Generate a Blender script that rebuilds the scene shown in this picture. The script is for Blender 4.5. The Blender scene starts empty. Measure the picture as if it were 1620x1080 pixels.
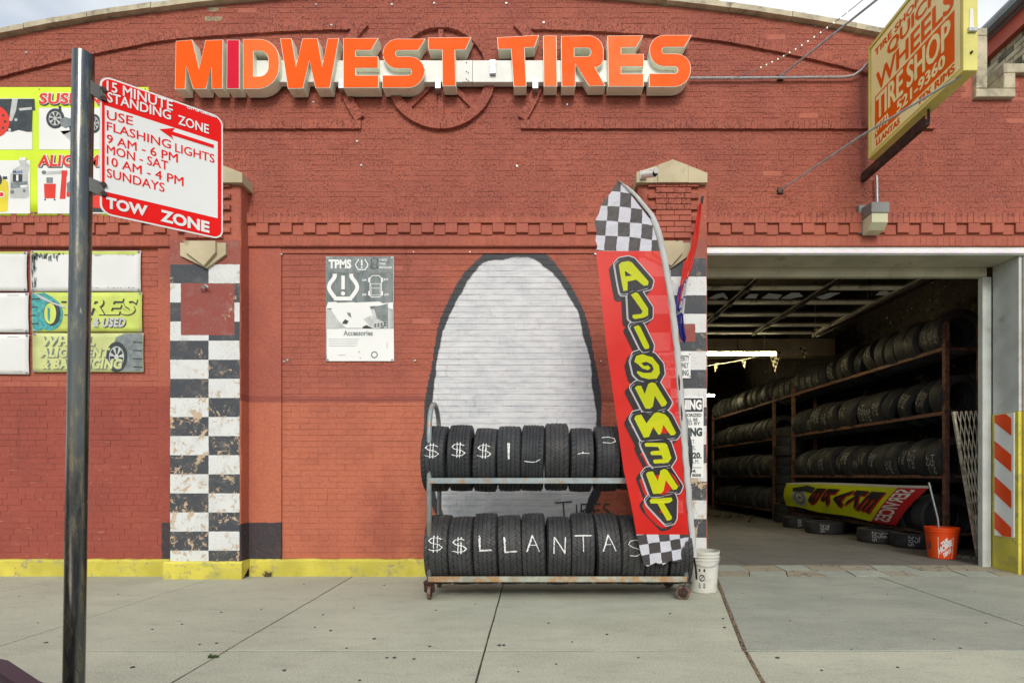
import bpy, bmesh, math, random
from mathutils import Vector, Matrix
from mathutils.geometry import tessellate_polygon
random.seed(7)
R = random.Random(11)
scene = bpy.context.scene
COL = scene.collection
# ------------------------------------------------------------------ camera, world, sun, exposure
EZ = 1.12; DW = 6.0; F = 846.0          # eye height, distance to the facade, focal length in photo pixels
cam = bpy.data.cameras.new('camera'); camo = bpy.data.objects.new('camera', cam); COL.objects.link(camo)
camo.location = (0, -DW, EZ); camo.rotation_euler = (math.radians(90), 0, 0)
cam.sensor_width = 36; cam.lens = 36*F/1620; cam.shift_x = -0.0185; cam.shift_y = 0.1309
cam.clip_start = 0.05; cam.clip_end = 2000
scene.camera = camo
scene.view_settings.view_transform = 'Standard'; scene.view_settings.look = 'None'
scene.view_settings.exposure = 0.72; scene.view_settings.gamma = 1
SUN_EL, SUN_AZ = 34, 176                # azimuth clockwise from +Y: behind the camera
world = bpy.data.worlds.new('World'); scene.world = world; world.use_nodes = True
wn = world.node_tree; wn.nodes.clear()
out = wn.nodes.new('ShaderNodeOutputWorld'); bg = wn.nodes.new('ShaderNodeBackground')
sky = wn.nodes.new('ShaderNodeTexSky'); sky.sky_type = 'NISHITA'; sky.sun_disc = False
sky.sun_elevation = math.radians(SUN_EL); sky.sun_rotation = math.radians(SUN_AZ); sky.dust_density = 2.0; sky.air_density = 1.2
tc = wn.nodes.new('ShaderNodeTexCoord'); wmap = wn.nodes.new('ShaderNodeMapping'); wmap.inputs['Location'].default_value = (0.25, 0.1, 0.0)
wmap.inputs['Scale'].default_value = (1, 1, 2.2)
wno = wn.nodes.new('ShaderNodeTexNoise'); wno.inputs['Scale'].default_value = 1.3; wno.inputs['Detail'].default_value = 5
wmr = wn.nodes.new('ShaderNodeMapRange'); wmr.interpolation_type = 'SMOOTHSTEP'
wmr.inputs['From Min'].default_value = 0.34; wmr.inputs['From Max'].default_value = 0.62
wmr.inputs['To Min'].default_value = 0.08; wmr.inputs['To Max'].default_value = 0.97
wmx = wn.nodes.new('ShaderNodeMix'); wmx.data_type = 'RGBA'; wmx.inputs['B'].default_value = (6.6, 6.75, 6.8, 1)
wn.links.new(tc.outputs['Generated'], wmap.inputs['Vector']); wn.links.new(wmap.outputs['Vector'], wno.inputs['Vector'])
wn.links.new(wno.outputs['Fac'], wmr.inputs['Value']); wn.links.new(wmr.outputs['Result'], wmx.inputs['Factor'])
wn.links.new(sky.outputs['Color'], wmx.inputs['A']); wn.links.new(wmx.outputs['Result'], bg.inputs['Color'])
bg.inputs['Strength'].default_value = 0.1
wn.links.new(bg.outputs['Background'], out.inputs['Surface'])
sl = bpy.data.lights.new('sun', 'SUN'); sl.energy = 1.1; sl.angle = math.radians(22); sl.color = (1, 0.95, 0.87)
so = bpy.data.objects.new('sun', sl); COL.objects.link(so)
el, az = math.radians(SUN_EL), math.radians(SUN_AZ)
sdir = Vector((math.sin(az)*math.cos(el), math.cos(az)*math.cos(el), math.sin(el)))
so.rotation_euler = sdir.to_track_quat('Z', 'Y').to_euler(); so.location = (0, -8, 12)

# ------------------------------------------------------------------ geometry helpers
def W(px, py, d=DW):                     # a photo pixel at distance d from the camera plane -> a place in the world
    return Vector(((px-840)*d/F, d-DW, EZ+(752-py)*d/F))
def zz(py, d=DW): return EZ+(752-py)*d/F
def xx(px, d=DW): return (px-840)*d/F
class Plane:
    def __init__(s, P, n): s.P = Vector(P); s.n = Vector(n).normalized()
    def __call__(s, px, py, off=0.0):
        o = Vector((0, -DW, EZ)); v = Vector(((px-840)/F, 1, (752-py)/F))
        t = (s.P-o).dot(s.n)/v.dot(s.n)
        return o+v*t+s.n*off
def wallplane(y): return Plane((0, y, 0), (0, -1, 0))
def wl(o):
    v = Vector((0, 0, 0))
    while o is not None: v = v+o.location; o = o.parent
    return v
def link(name, me, mat, parent=None, kind=None):
    o = bpy.data.objects.new(name, me); COL.objects.link(o)
    for m in (mat if isinstance(mat, (list, tuple)) else [mat]):
        if m is not None: me.materials.append(m)
    if parent is not None: o.parent = parent
    if kind: o['kind'] = kind
    return o
def mesh(name, V, Fs, mat, parent=None, kind=None, smooth=False, tone=None, mi=None):
    off = wl(parent) if parent is not None else Vector((0, 0, 0))
    me = bpy.data.meshes.new(name)
    me.from_pydata([tuple(Vector(v)-off) for v in V], [], Fs)
    if tone is not None:
        a = me.attributes.new('tone', 'FLOAT', 'FACE'); a.data.foreach_set('value', tone)
    if smooth: me.polygons.foreach_set('use_smooth', [True]*len(Fs))
    if mi is not None: me.polygons.foreach_set('material_index', mi)
    me.update()
    return link(name, me, mat, parent, kind)
def thing(name, label, cat, loc=(0, 0, 0), group=None, rot=None):
    o = bpy.data.objects.new(name, None); COL.objects.link(o); o.location = loc; o.empty_display_size = 0.1
    o['label'] = label; o['category'] = cat
    if group: o['group'] = group
    if rot: o.rotation_euler = rot
    return o
def tag(o, label=None, cat=None, group=None, kind=None):
    if label: o['label'] = label
    if cat: o['category'] = cat
    if group: o['group'] = group
    if kind: o['kind'] = kind
    return o
class G:                                 # geometry collector
    def __init__(s): s.V = []; s.F = []; s.T = []; s.M = []
    def add(s, V, Fs, tone=0.5, mi=0):
        b = len(s.V); s.V += [tuple(v) for v in V]
        for f in Fs: s.F.append(tuple(i+b for i in f)); s.T.append(tone); s.M.append(mi)
    def box(s, x0, x1, y0, y1, z0, z1, tone=0.5, mi=0, skip=()):
        V = [(x0,y0,z0),(x1,y0,z0),(x1,y1,z0),(x0,y1,z0),(x0,y0,z1),(x1,y0,z1),(x1,y1,z1),(x0,y1,z1)]
        Fs = {'f':(0,1,5,4),'r':(1,2,6,5),'b':(2,3,7,6),'l':(3,0,4,7),'u':(4,5,6,7),'d':(3,2,1,0)}
        s.add(V, [v for k, v in Fs.items() if k not in skip], tone, mi)
    def bbox(s, x0, x1, y0, y1, z0, z1, c=0.004, tone=0.5, mi=0):   # box with its front (-y) edges chamfered
        V = [(x0,y0+c,z0),(x1,y0+c,z0),(x1,y0+c,z1),(x0,y0+c,z1),(x0+c,y0,z0+c),(x1-c,y0,z0+c),(x1-c,y0,z1-c),(x0+c,y0,z1-c),
             (x0,y1,z0),(x1,y1,z0),(x1,y1,z1),(x0,y1,z1)]
        s.add(V, [(4,5,6,7),(0,1,5,4),(1,2,6,5),(2,3,7,6),(3,0,4,7),(8,9,1,0),(9,10,2,1),(10,11,3,2),(11,8,0,3)], tone, mi)
    def bar(s, A, B, w, h=None, up=(0,0,1), tone=0.5, mi=0):        # square bar from A to B
        A = Vector(A); B = Vector(B); h = h or w
        d = (B-A).normalized(); u = Vector(up)
        if abs(d.dot(u)) > 0.95: u = Vector((0, 1, 0))
        sx = d.cross(u).normalized()*w/2; sy = sx.cross(d).normalized()*h/2
        V = [A-sx-sy, A+sx-sy, A+sx+sy, A-sx+sy, B-sx-sy, B+sx-sy, B+sx+sy, B-sx+sy]
        s.add(V, [(0,1,5,4),(1,2,6,5),(2,3,7,6),(3,0,4,7),(3,2,1,0),(4,5,6,7)], tone, mi)
    def tube(s, pts, r, n=10, caps=True, mi=0):
        pts = [Vector(p) for p in pts]; rs = r if isinstance(r, (list, tuple)) else [r]*len(pts)
        b = len(s.V); prev = None
        for i, p in enumerate(pts):
            d = (pts[min(i+1, len(pts)-1)]-pts[max(i-1, 0)]).normalized()
            if prev is None:
                u = Vector((0, 0, 1)) if abs(d.z) < 0.9 else Vector((1, 0, 0))
                a = d.cross(u).normalized()
            else: a = (prev-d*prev.dot(d)).normalized()
            prev = a; c = d.cross(a)
            for k in range(n):
                t = 2*math.pi*k/n; s.V.append(tuple(p+(a*math.cos(t)+c*math.sin(t))*rs[i]))
        for i in range(len(pts)-1):
            for k in range(n):
                k2 = (k+1) % n; s.F.append((b+i*n+k, b+i*n+k2, b+(i+1)*n+k2, b+(i+1)*n+k)); s.T.append(0.5); s.M.append(mi)
        if caps:
            s.F.append(tuple(b+k for k in range(n))[::-1]); s.T.append(0.5); s.M.append(mi)
            s.F.append(tuple(b+(len(pts)-1)*n+k for k in range(n))); s.T.append(0.5); s.M.append(mi)
    def prism(s, poly, fA, fB, holes=(), sides=True, back=False, mi=0, smi=None):   # outline in 2D, front and back mapped by two functions
        smi = mi if smi is None else smi
        loops = [list(poly)]+[list(h) for h in holes]
        tri = tessellate_polygon([[Vector((p[0], p[1], 0)) for p in l] for l in loops])
        flat2 = [p for l in loops for p in l]
        b = len(s.V); n = len(flat2)
        s.V += [tuple(fA(*p)) for p in flat2]
        for t in tri: s.F.append(tuple(b+i for i in t)); s.T.append(0.5); s.M.append(mi)
        if sides or back:
            s.V += [tuple(fB(*p)) for p in flat2]
            if back:
                for t in tri: s.F.append(tuple(b+n+i for i in t[::-1])); s.T.append(0.5); s.M.append(mi)
            if sides:
                o = b
                for l in loops:
                    m = len(l)
                    for i in range(m):
                        j = (i+1) % m; s.F.append((o+i, o+j, o+j+n, o+i+n)); s.T.append(0.5); s.M.append(smi)
                    o += m
    def lathe(s, prof, axis_o, n=28, mi=0, closed=False):            # prof (r, z) about a vertical axis
        ax = Vector(axis_o); b = len(s.V)
        for r, z in prof:
            for k in range(n):
                t = 2*math.pi*k/n; s.V.append((ax.x+r*math.cos(t), ax.y+r*math.sin(t), ax.z+z))
        m = len(prof)
        for i in range(m if closed else m-1):
            for k in range(n):
                k2 = (k+1) % n; i2 = (i+1) % m
                s.F.append((b+i*n+k, b+i*n+k2, b+i2*n+k2, b+i2*n+k)); s.T.append(0.5); s.M.append(mi)
    def build(s, name, mat, parent=None, kind=None, smooth=False):
        return mesh(name, s.V, s.F, mat, parent, kind, smooth, s.T, s.M)
def fix_normals(o):
    bm = bmesh.new(); bm.from_mesh(o.data); bmesh.ops.recalc_face_normals(bm, faces=bm.faces); bm.to_mesh(o.data); bm.free(); return o
def autosmooth(o, ang=40):
    me = o.data; me.polygons.foreach_set('use_smooth', [True]*len(me.polygons))
    bm = bmesh.new(); bm.from_mesh(me)
    for e in bm.edges:
        if len(e.link_faces) == 2 and e.calc_face_angle(0) > math.radians(ang): e.smooth = False
    bm.to_mesh(me); bm.free(); return o
def fillet(pts, seg=7):                  # [(x, y) or (x, y, r)] -> outline with rounded corners
    out = []; n = len(pts)
    for i, p in enumerate(pts):
        r = p[2] if len(p) > 2 else 0
        P = Vector(p[:2]); 
        if r <= 0: out.append((P.x, P.y)); continue
        A = Vector(pts[i-1][:2]); B = Vector(pts[(i+1) % n][:2])
        a = (A-P).normalized(); b = (B-P).normalized(); ang = a.angle(b)
        t = min(r/math.tan(ang/2), (A-P).length*0.98, (B-P).length*0.98); r2 = t*math.tan(ang/2)
        c = P+(a+b).normalized()*(r2/math.sin(ang/2))
        s0 = P+a*t-c; s1 = P+b*t-c; a0 = math.atan2(s0.y, s0.x); a1 = math.atan2(s1.y, s1.x); da = (a1-a0+math.pi) % (2*math.pi)-math.pi
        for k in range(seg+1):
            q = a0+da*k/seg; out.append((c.x+r2*math.cos(q), c.y+r2*math.sin(q)))
    return out
def area2(p): return sum(p[i-1][0]*p[i][1]-p[i][0]*p[i-1][1] for i in range(len(p)))/2
def inset(poly, d):                      # move an outline inward by d (outward when negative)
    sgn = 1 if area2(poly) > 0 else -1; n = len(poly); out = []
    for i in range(n):
        A = Vector(poly[i-1]); P = Vector(poly[i]); B = Vector(poly[(i+1) % n])
        e1 = (P-A); e2 = (B-P)
        if e1.length < 1e-9 or e2.length < 1e-9: out.append(tuple(P)); continue
        n1 = Vector((-e1.y, e1.x)).normalized()*sgn; n2 = Vector((-e2.y, e2.x)).normalized()*sgn
        m = n1+n2
        if m.length < 0.3: m = n1
        m.normalize(); k = d/max(0.45, m.dot(n1)); out.append(tuple(P+m*k))
    return out
def hull(pts):
    pts = sorted(set((round(x, 3), round(y, 3)) for x, y in pts))
    def half(ps):
        h = []
        for p in ps:
            while len(h) > 1 and (h[-1][0]-h[-2][0])*(p[1]-h[-2][1])-(h[-1][1]-h[-2][1])*(p[0]-h[-2][0]) <= 0: h.pop()
            h.append(p)
        return h[:-1]
    return half(pts)+half(pts[::-1])
def circ(cx, cy, rx, ry=None, n=28, a0=0, a1=360):
    ry = rx if ry is None else ry
    full = abs(a1-a0) >= 360
    return [(cx+rx*math.cos(math.radians(a0+(a1-a0)*k/(n if full else n-1))), cy+ry*math.sin(math.radians(a0+(a1-a0)*k/(n if full else n-1)))) for k in range(n)]
def flat(name, poly, pl, off, mat, parent, holes=()):    # a print lying on a plane, outline in photo pixels
    g = G(); g.prism(poly, lambda a, b: pl(a, b, off), None, holes, sides=False)
    return g.build(name, mat, parent)
def flats(name, polys, pl, off, mat, parent):
    g = G()
    for p in polys: g.prism(p, lambda a, b: pl(a, b, off), None, (), sides=False)
    return g.build(name, mat, parent)
def rect(x0, y0, x1, y1): return [(x0, y0), (x1, y0), (x1, y1), (x0, y1)]
def ribbon2(pts, w, closed=False):       # polyline -> mitred quads in 2D
    P = [Vector(p[:2]) for p in pts]; n = len(P); L = []; Rr_ = []
    for i in range(n):
        A = P[i-1] if (i > 0 or closed) else None; B = P[(i+1) % n] if (i < n-1 or closed) else None
        d1 = (P[i]-A).normalized() if A is not None else None; d2 = (B-P[i]).normalized() if B is not None else None
        d1 = d1 or d2; d2 = d2 or d1; m = Vector((-(d1.y+d2.y), d1.x+d2.x))
        if m.length < .2: m = Vector((-d1.y, d1.x))
        m.normalize(); k = w/2/max(.5, m.dot(Vector((-d1.y, d1.x)))); L.append(tuple(P[i]-m*k)); Rr_.append(tuple(P[i]+m*k))
    return [[L[i], L[(i+1) % n], Rr_[(i+1) % n], Rr_[i]] for i in range(n if closed else n-1)]
_glyph = {}
def text_geo(body, bold=0.0, space=1.0):
    key = (body, bold, space)
    if key in _glyph: return _glyph[key]
    cu = bpy.data.curves.new('t', 'FONT'); cu.body = body; cu.size = 1; cu.offset = bold; cu.resolution_u = 3; cu.space_character = space; cu.fill_mode = 'FRONT'
    ob = bpy.data.objects.new('t', cu); COL.objects.link(ob)
    dg = bpy.context.evaluated_depsgraph_get(); dg.update()
    me = bpy.data.meshes.new_from_object(ob.evaluated_get(dg))
    V = [(v.co.x, v.co.y) for v in me.vertices]; Fs = [tuple(p.vertices) for p in me.polygons]
    bpy.data.objects.remove(ob); bpy.data.curves.remove(cu); bpy.data.meshes.remove(me)
    x0 = min(v[0] for v in V); x1 = max(v[0] for v in V); y0 = min(v[1] for v in V); y1 = max(v[1] for v in V)
    V = [((x-x0)/(x1-x0), (y-y0)/(y1-y0)) for x, y in V]
    _glyph[key] = (V, Fs); return V, Fs
def txt(body, fn, p0, p1, h, off, mat, parent, bold=0.01, shear=0.0, name='lettering', up=None, space=1.0, hpx1=None):
    """lettering whose baseline runs from pixel p0 to pixel p1 and whose capitals are h pixels tall, on surface fn"""
    V, Fs = text_geo(body, bold, space); ux, uy = up or (0, -1); h1 = hpx1 or h
    P = []
    for u, v in V:
        hh = (h+(h1-h)*u)*v
        x = p0[0]+(p1[0]-p0[0])*u+ux*hh+shear*.06*h*v; y = p0[1]+(p1[1]-p0[1])*u+uy*hh
        P.append(fn(x, y, off))
    return mesh(name, P, Fs, mat, parent)

def refine(V, Fs, n=3, lim=.12):         # cut a flat mesh finer so that it can follow a curved cloth
    bm = bmesh.new(); vs = [bm.verts.new((x, y, 0)) for x, y in V]
    for f in Fs:
        try: bm.faces.new([vs[i] for i in f])
        except ValueError: pass
    for k in range(n):
        es = [e for e in bm.edges if e.calc_length() > lim]
        if es: bmesh.ops.subdivide_edges(bm, edges=es, cuts=1, use_grid_fill=False)
        bmesh.ops.triangulate(bm, faces=bm.faces)
    bm.verts.index_update(); V2 = [(v.co.x, v.co.y) for v in bm.verts]; F2 = [tuple(v.index for v in f.verts) for f in bm.faces]; bm.free(); return V2, F2
# ------------------------------------------------------------------ material helpers
class NT:
    def __init__(s, name):
        s.m = bpy.data.materials.new(name); s.m.use_nodes = True; s.t = s.m.node_tree; s.t.nodes.clear()
        s.o = s.t.nodes.new('ShaderNodeOutputMaterial'); s.b = s.t.nodes.new('ShaderNodeBsdfPrincipled'); s.l = s.t.links
        s.l.new(s.b.outputs[0], s.o.inputs[0]); s._geo = None; s._tc = None
    def put(s, sock, v):
        if isinstance(v, bpy.types.NodeSocket): s.l.new(v, sock)
        elif isinstance(v, (tuple, list)) and len(v) == 3 and sock.type == 'RGBA': sock.default_value = (*v, 1)
        else: sock.default_value = v
    def n(s, t): return s.t.nodes.new('ShaderNode'+t)
    def pos(s):
        if not s._geo: s._geo = s.n('NewGeometry')
        return s._geo.outputs['Position']
    def obj(s):
        if not s._tc: s._tc = s.n('TexCoord')
        return s._tc.outputs['Object']
    def sep(s, v):
        a = s.n('SeparateXYZ'); s.l.new(v, a.inputs[0]); return a.outputs
    def math(s, op, a, b=0.0, c=0.0, clamp=False):
        m = s.n('Math'); m.operation = op; m.use_clamp = clamp
        s.put(m.inputs[0], a); s.put(m.inputs[1], b)
        if op in ('MULTIPLY_ADD', 'SMOOTH_MIN', 'WRAP', 'COMPARE'): s.put(m.inputs[2], c)
        return m.outputs[0]
    def mix(s, f, a, b, mode='MIX'):
        m = s.n('Mix'); m.data_type = 'RGBA'; m.blend_type = mode; m.clamp_factor = True
        s.put(m.inputs['Factor'], f); s.put(m.inputs['A'], a); s.put(m.inputs['B'], b); return m.outputs['Result']
    def map(s, v, sc=(1, 1, 1), loc=(0, 0, 0), rot=(0, 0, 0)):
        m = s.n('Mapping'); s.l.new(v, m.inputs[0]); m.inputs['Scale'].default_value = sc; m.inputs['Location'].default_value = loc; m.inputs['Rotation'].default_value = rot
        return m.outputs[0]
    def noise(s, scale, vec=None, detail=4, rough=0.55, dist=0.0):
        m = s.n('TexNoise'); s.l.new(vec or s.pos(), m.inputs['Vector']); m.inputs['Scale'].default_value = scale
        m.inputs['Detail'].default_value = detail; m.inputs['Roughness'].default_value = rough; m.inputs['Distortion'].default_value = dist
        return m.outputs['Fac']
    def vor(s, scale, vec=None, feature='F1'):
        m = s.n('TexVoronoi'); m.feature = feature; s.l.new(vec or s.pos(), m.inputs['Vector']); m.inputs['Scale'].default_value = scale
        return m.outputs['Distance']
    def step(s, v, lo, hi, a=0.0, b=1.0):
        m = s.n('MapRange'); m.interpolation_type = 'SMOOTHSTEP'; s.put(m.inputs['Value'], v)
        m.inputs['From Min'].default_value = lo; m.inputs['From Max'].default_value = hi; m.inputs['To Min'].default_value = a; m.inputs['To Max'].default_value = b
        return m.outputs['Result']
    def attr(s, name):
        a = s.n('Attribute'); a.attribute_name = name; return a.outputs['Fac']
    def bump(s, h, strength=0.3, dist=0.01, prev=None):
        b = s.n('Bump'); s.put(b.inputs['Height'], h); b.inputs['Strength'].default_value = strength; b.inputs['Distance'].default_value = dist
        if prev is not None: s.l.new(prev, b.inputs['Normal'])
        return b.outputs[0]
    def done(s, col=None, rough=None, normal=None, metal=None, spec=None):
        if col is not None: s.put(s.b.inputs['Base Color'], col)
        if rough is not None: s.put(s.b.inputs['Roughness'], rough)
        if metal is not None: s.put(s.b.inputs['Metallic'], metal)
        if spec is not None: s.put(s.b.inputs['Specular IOR Level'], spec)
        if normal is not None: s.l.new(normal, s.b.inputs['Normal'])
        return s.m
    def box(s, x0, x1, z0, z1, X, Z, soft=0.006):      # 1 inside a rectangle of the wall
        a = s.step(X, x0-soft, x0+soft); b = s.step(X, x1-soft, x1+soft, 1, 0)
        c = s.step(Z, z0-soft, z0+soft); d = s.step(Z, z1-soft, z1+soft, 1, 0)
        return s.math('MULTIPLY', s.math('MULTIPLY', a, b), s.math('MULTIPLY', c, d))
def srgb(r, g, b):
    f = lambda c: (c/255/12.92) if c/255 <= 0.04045 else ((c/255+0.055)/1.055)**2.4
    return (f(r), f(g), f(b))
def M(name, col, rough=0.6, metal=0.0, var=0.14, vs=3.0, bump=0.15, bs=70, bd=0.003, grime=None, gthr=(0.5, 0.68), gs=6, chip=None, cthr=0.68, cs=9, coord='P', spec=0.4, trans=0.0):
    t = NT(name); v = t.pos() if coord == 'P' else t.obj()
    dark = tuple(c*(1-var) for c in col); lite = tuple(min(1, c*(1+var)) for c in col)
    c = t.mix(t.step(t.noise(vs, v, 5), 0.3, 0.7), dark, lite)
    if grime is not None: c = t.mix(t.step(t.noise(gs, v, 6, 0.65), gthr[0], gthr[1], 0, 0.75), c, grime)
    h = t.noise(bs, v, 4)
    if chip is not None:
        k = t.step(t.noise(cs, v, 6, 0.7), cthr, cthr+0.02); c = t.mix(k, c, chip); h = t.math('SUBTRACT', h, t.math('MULTIPLY', k, 0.8))
    m = t.done(c, t.step(t.noise(vs*2.7, v, 4), 0.2, 0.8, max(0.03, rough-0.08), min(1, rough+0.08)), t.bump(h, bump, bd), metal, spec)
    return m
def E(name, col, strength):
    t = NT(name); t.put(t.b.inputs['Emission Color'], col); t.b.inputs['Emission Strength'].default_value = strength; return t.done(col, 0.5)
# ------------------------------------------------------------------ materials
RED_A = (0.455, 0.134, 0.084); RED_B = (0.370, 0.108, 0.075)
def make_red(name, brick=True):
    t = NT(name); P = t.pos(); s = t.sep(P)
    w = t.math('MULTIPLY', t.math('SUBTRACT', t.noise(7, P, 5, 0.7), 0.5), 0.05)
    X = t.math('ADD', s[0], w); Z = t.math('ADD', s[2], w)
    c = t.mix(t.step(t.noise(1.1, P, 5), 0.35, 0.65), RED_A, RED_B)
    c = t.mix(t.step(t.noise(2.6, t.map(P, (1, 1, 0.5)), 4), 0.58, 0.75, 0, 0.35), c, (0.36, 0.115, 0.055))
    tone = t.attr('tone') if brick else t.noise(9)
    orange = t.box(-3.19, 1.25, -1, zz(636), X, Z, 0.01)
    c = t.mix(orange, c, t.mix(t.step(t.noise(1.6, P, 5), 0.4, 0.7), (0.50, 0.156, 0.090), (0.43, 0.130, 0.080)))
    band = t.box(-3.19, 1.25, zz(636), zz(626), X, Z, 0.012); c = t.mix(t.math('MULTIPLY', band, 0.8), c, (0.27, 0.075, 0.058))
    left = t.box(-20, -3.92, -1, zz(611), X, Z, 0.02); c = t.mix(t.math('MULTIPLY', left, 0.9), c, t.mix(t.step(t.noise(1.5), 0.4, 0.7), (0.32, 0.075, 0.054), (0.27, 0.063, 0.048)))
    sp = t.math('MULTIPLY', t.box(-1.9, -1.05, 0.15, 1.1, X, Z, 0.16), t.step(t.noise(3.3, P, 4), 0.35, 0.6)); c = t.mix(t.math('MULTIPLY', sp, 0.42), c, (0.30, 0.085, 0.060))
    if not brick:
        for a, b in ((xx(256), -3.9), (-3.2, xx(447))):
            c = t.mix(t.box(a, b, 0.1, zz(826), X, Z, 0.006), c, (0.045, 0.05, 0.058))
    # rough scratched face of the old brick
    if brick:
        rough_zone = t.math('MAXIMUM', t.step(Z, 3.98, 4.0), t.math('MULTIPLY', t.box(-2.75, 1.3, 2.2, 3.7, X, Z, 0.1), 0.45))
        fl = t.math('MULTIPLY', t.step(t.noise(44, t.map(P, (1.4, 1, 1)), 3, 0.7), 0.52, 0.58), t.step(t.noise(5, P, 4), 0.25, 0.55))
        mort = t.math('COMPARE', tone, 0.5, 0.0004); nm = t.math('SUBTRACT', 1.0, mort)
        fl = t.math('MULTIPLY', t.math('MULTIPLY', fl, rough_zone), nm)
        c = t.mix(t.math('MULTIPLY', t.math('MULTIPLY', nm, rough_zone), 0.10), c, (0.20, 0.055, 0.045))
        c = t.mix(t.math('MULTIPLY', mort, 0.22), c, (0.60, 0.24, 0.16))
        c = t.mix(t.math('MULTIPLY', fl, 0.8), c, (0.10, 0.032, 0.030))
    c = t.mix(t.math('MULTIPLY', t.math('SUBTRACT', tone, 0.5), 0.34, clamp=True), c, (0.22, 0.06, 0.05))
    c = t.mix(t.math('MULTIPLY', t.math('SUBTRACT', 0.5, tone), 0.28, clamp=True), c, (0.48, 0.17, 0.11))
    # soot streaks and specks
    c = t.mix(t.step(t.noise(38, t.map(P, (0.7, 1, 1.3)), 5, 0.75), 0.42, 0.68, 0, 0.30), c, (0.17, 0.05, 0.042))
    c = t.mix(t.step(t.noise(52, t.map(P, loc=(4, 0, 2)), 4, 0.75), 0.56, 0.72, 0, 0.30), c, (0.62, 0.22, 0.13))
    c = t.mix(t.step(t.noise(4, t.map(P, (2.2, 1, 0.25)), 5), 0.6, 0.8, 0, 0.4), c, (0.15, 0.05, 0.042))
    spot = t.step(t.vor(7.5, t.map(P, (1, 1, 1.3))), 0.035, 0.055, 1, 0); spot = t.math('MULTIPLY', spot, t.step(t.noise(3.1), 0.55, 0.6))
    c = t.mix(t.math('MULTIPLY', spot, 0.8), c, (0.03, 0.016, 0.014))
    sc2 = t.math('MULTIPLY', t.step(t.noise(7, t.map(P, (.7, 1, 9)), 5, .7), .655, .67), t.box(-6.2, -4.15, .2, 1.5, X, Z, .15)); c = t.mix(t.math('MULTIPLY', sc2, 0.75), c, (.58, .42, .33))
    chip = t.step(t.noise(21, P, 6, 0.75), 0.735 if brick else 0.655, 0.75 if brick else 0.665); chip = t.math('MULTIPLY', chip, t.step(t.noise(2.3), 0.5 if brick else 0.42, 0.62 if brick else 0.5)); c = t.mix(chip, c, (0.5, 0.35, 0.24))
    h = t.noise(120, P, 4, 0.6)
    if brick: h = t.math('SUBTRACT', h, t.math('MULTIPLY', fl, 1.2))
    nb = t.bump(h, 0.55, 0.004); nb = t.bump(t.noise(11 if brick else 24, P, 5), 0.25 if brick else 0.8, 0.012, nb)
    return t.done(c, t.step(t.noise(15), 0.2, 0.8, 0.6, 0.8), nb, 0, 0.18)
m_red = make_red('painted_brick'); m_stucco = make_red('painted_stucco', False)
def make_check(name, xm, z0, pitch, par, sq, side_cols):
    t = NT(name); P = t.pos(); s = t.sep(P)
    w = t.math('MULTIPLY', t.math('SUBTRACT', t.noise(18, P, 5, 0.7), 0.5), 0.012)
    X = t.math('ADD', s[0], w); Z = t.math('ADD', s[2], w)
    row = t.math('FLOOR', t.math('DIVIDE', t.math('SUBTRACT', z0, Z), pitch)); col = t.step(X, xm-0.002, xm+0.002)
    k = t.math('MODULO', t.math('ADD', t.math('ADD', row, t.math('ROUND', col)), 100+par), 2.0)
    k = t.step(k, 0.4, 0.6)
    c = t.mix(k, (0.66, 0.68, 0.67), (0.055, 0.062, 0.072))
    inn = t.box(sq[0], sq[1], sq[2], sq[3], X, Z, 0.003); c = t.mix(inn, c, (0.27, 0.062, 0.048))
    below = t.step(Z, z0-0.003, z0+0.003); c = t.mix(below, c, (0.29, 0.075, 0.052))
    c = t.mix(t.step(t.noise(7, P, 6, 0.7), 0.5, 0.75, 0, 0.3), c, (0.3, 0.3, 0.28))
    crk = t.step(t.vor(26, t.map(P, (1, 1, 1.5)), 'DISTANCE_TO_EDGE'), 0.0, 0.035, 1, 0); crk = t.math('MULTIPLY', crk, t.step(t.noise(5), 0.45, 0.6))
    chip = t.step(t.noise(13, t.map(P, (1, 1, 0.8)), 7, 0.72, 0.6), 0.60, 0.612)
    chip = t.math('MAXIMUM', chip, t.math('MULTIPLY', t.step(t.noise(6.5, P, 7, 0.75, 0.8), 0.565, 0.575), 1.0))
    low = t.step(s[2], 0.2, 2.6, 1.0, 0.55); chip = t.math('MULTIPLY', chip, t.step(t.math('MULTIPLY', t.noise(2.2, P, 3), low), 0.30, 0.36))
    c = t.mix(t.math('MULTIPLY', crk, 0.8), c, (0.25, 0.2, 0.16)); c = t.mix(chip, c, t.mix(t.noise(30), (0.42, 0.3, 0.19), (0.62, 0.48, 0.33)))
    h = t.math('SUBTRACT', t.noise(60, P, 5, 0.6), t.math('MULTIPLY', chip, 1.4))
    return t.done(c, 0.6, t.bump(t.noise(9, P, 3), 0.2, 0.015, t.bump(h, 0.5, 0.004)), 0, 0.35)
def yz(py, d=5.83): return zz(py, d)
m_check1 = make_check('checker_paint_left', xx(330, 5.83), yz(436-18), 0.2078, 1, (xx(286, 5.83), xx(371, 5.83), yz(530), yz(448)), 0)
m_check2 = make_check('checker_paint_right', xx(1061, 5.83), yz(408), 0.203, 0, (xx(1073, 5.83), xx(1100, 5.83), yz(540), yz(512)), 0)
m_yellow = M('yellow_paint', (0.58, 0.51, 0.07), 0.6, var=0.2, bump=0.5, bs=40, bd=0.006, grime=(0.26, 0.25, 0.11), gthr=(0.46, 0.72), chip=(0.33, 0.29, 0.2), cthr=0.615, cs=11)
m_stone = M('limestone', (0.50, 0.43, 0.28), 0.75, var=0.15, bump=0.4, bs=60, grime=(0.2, 0.19, 0.14), gthr=(0.5, 0.8))
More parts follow.
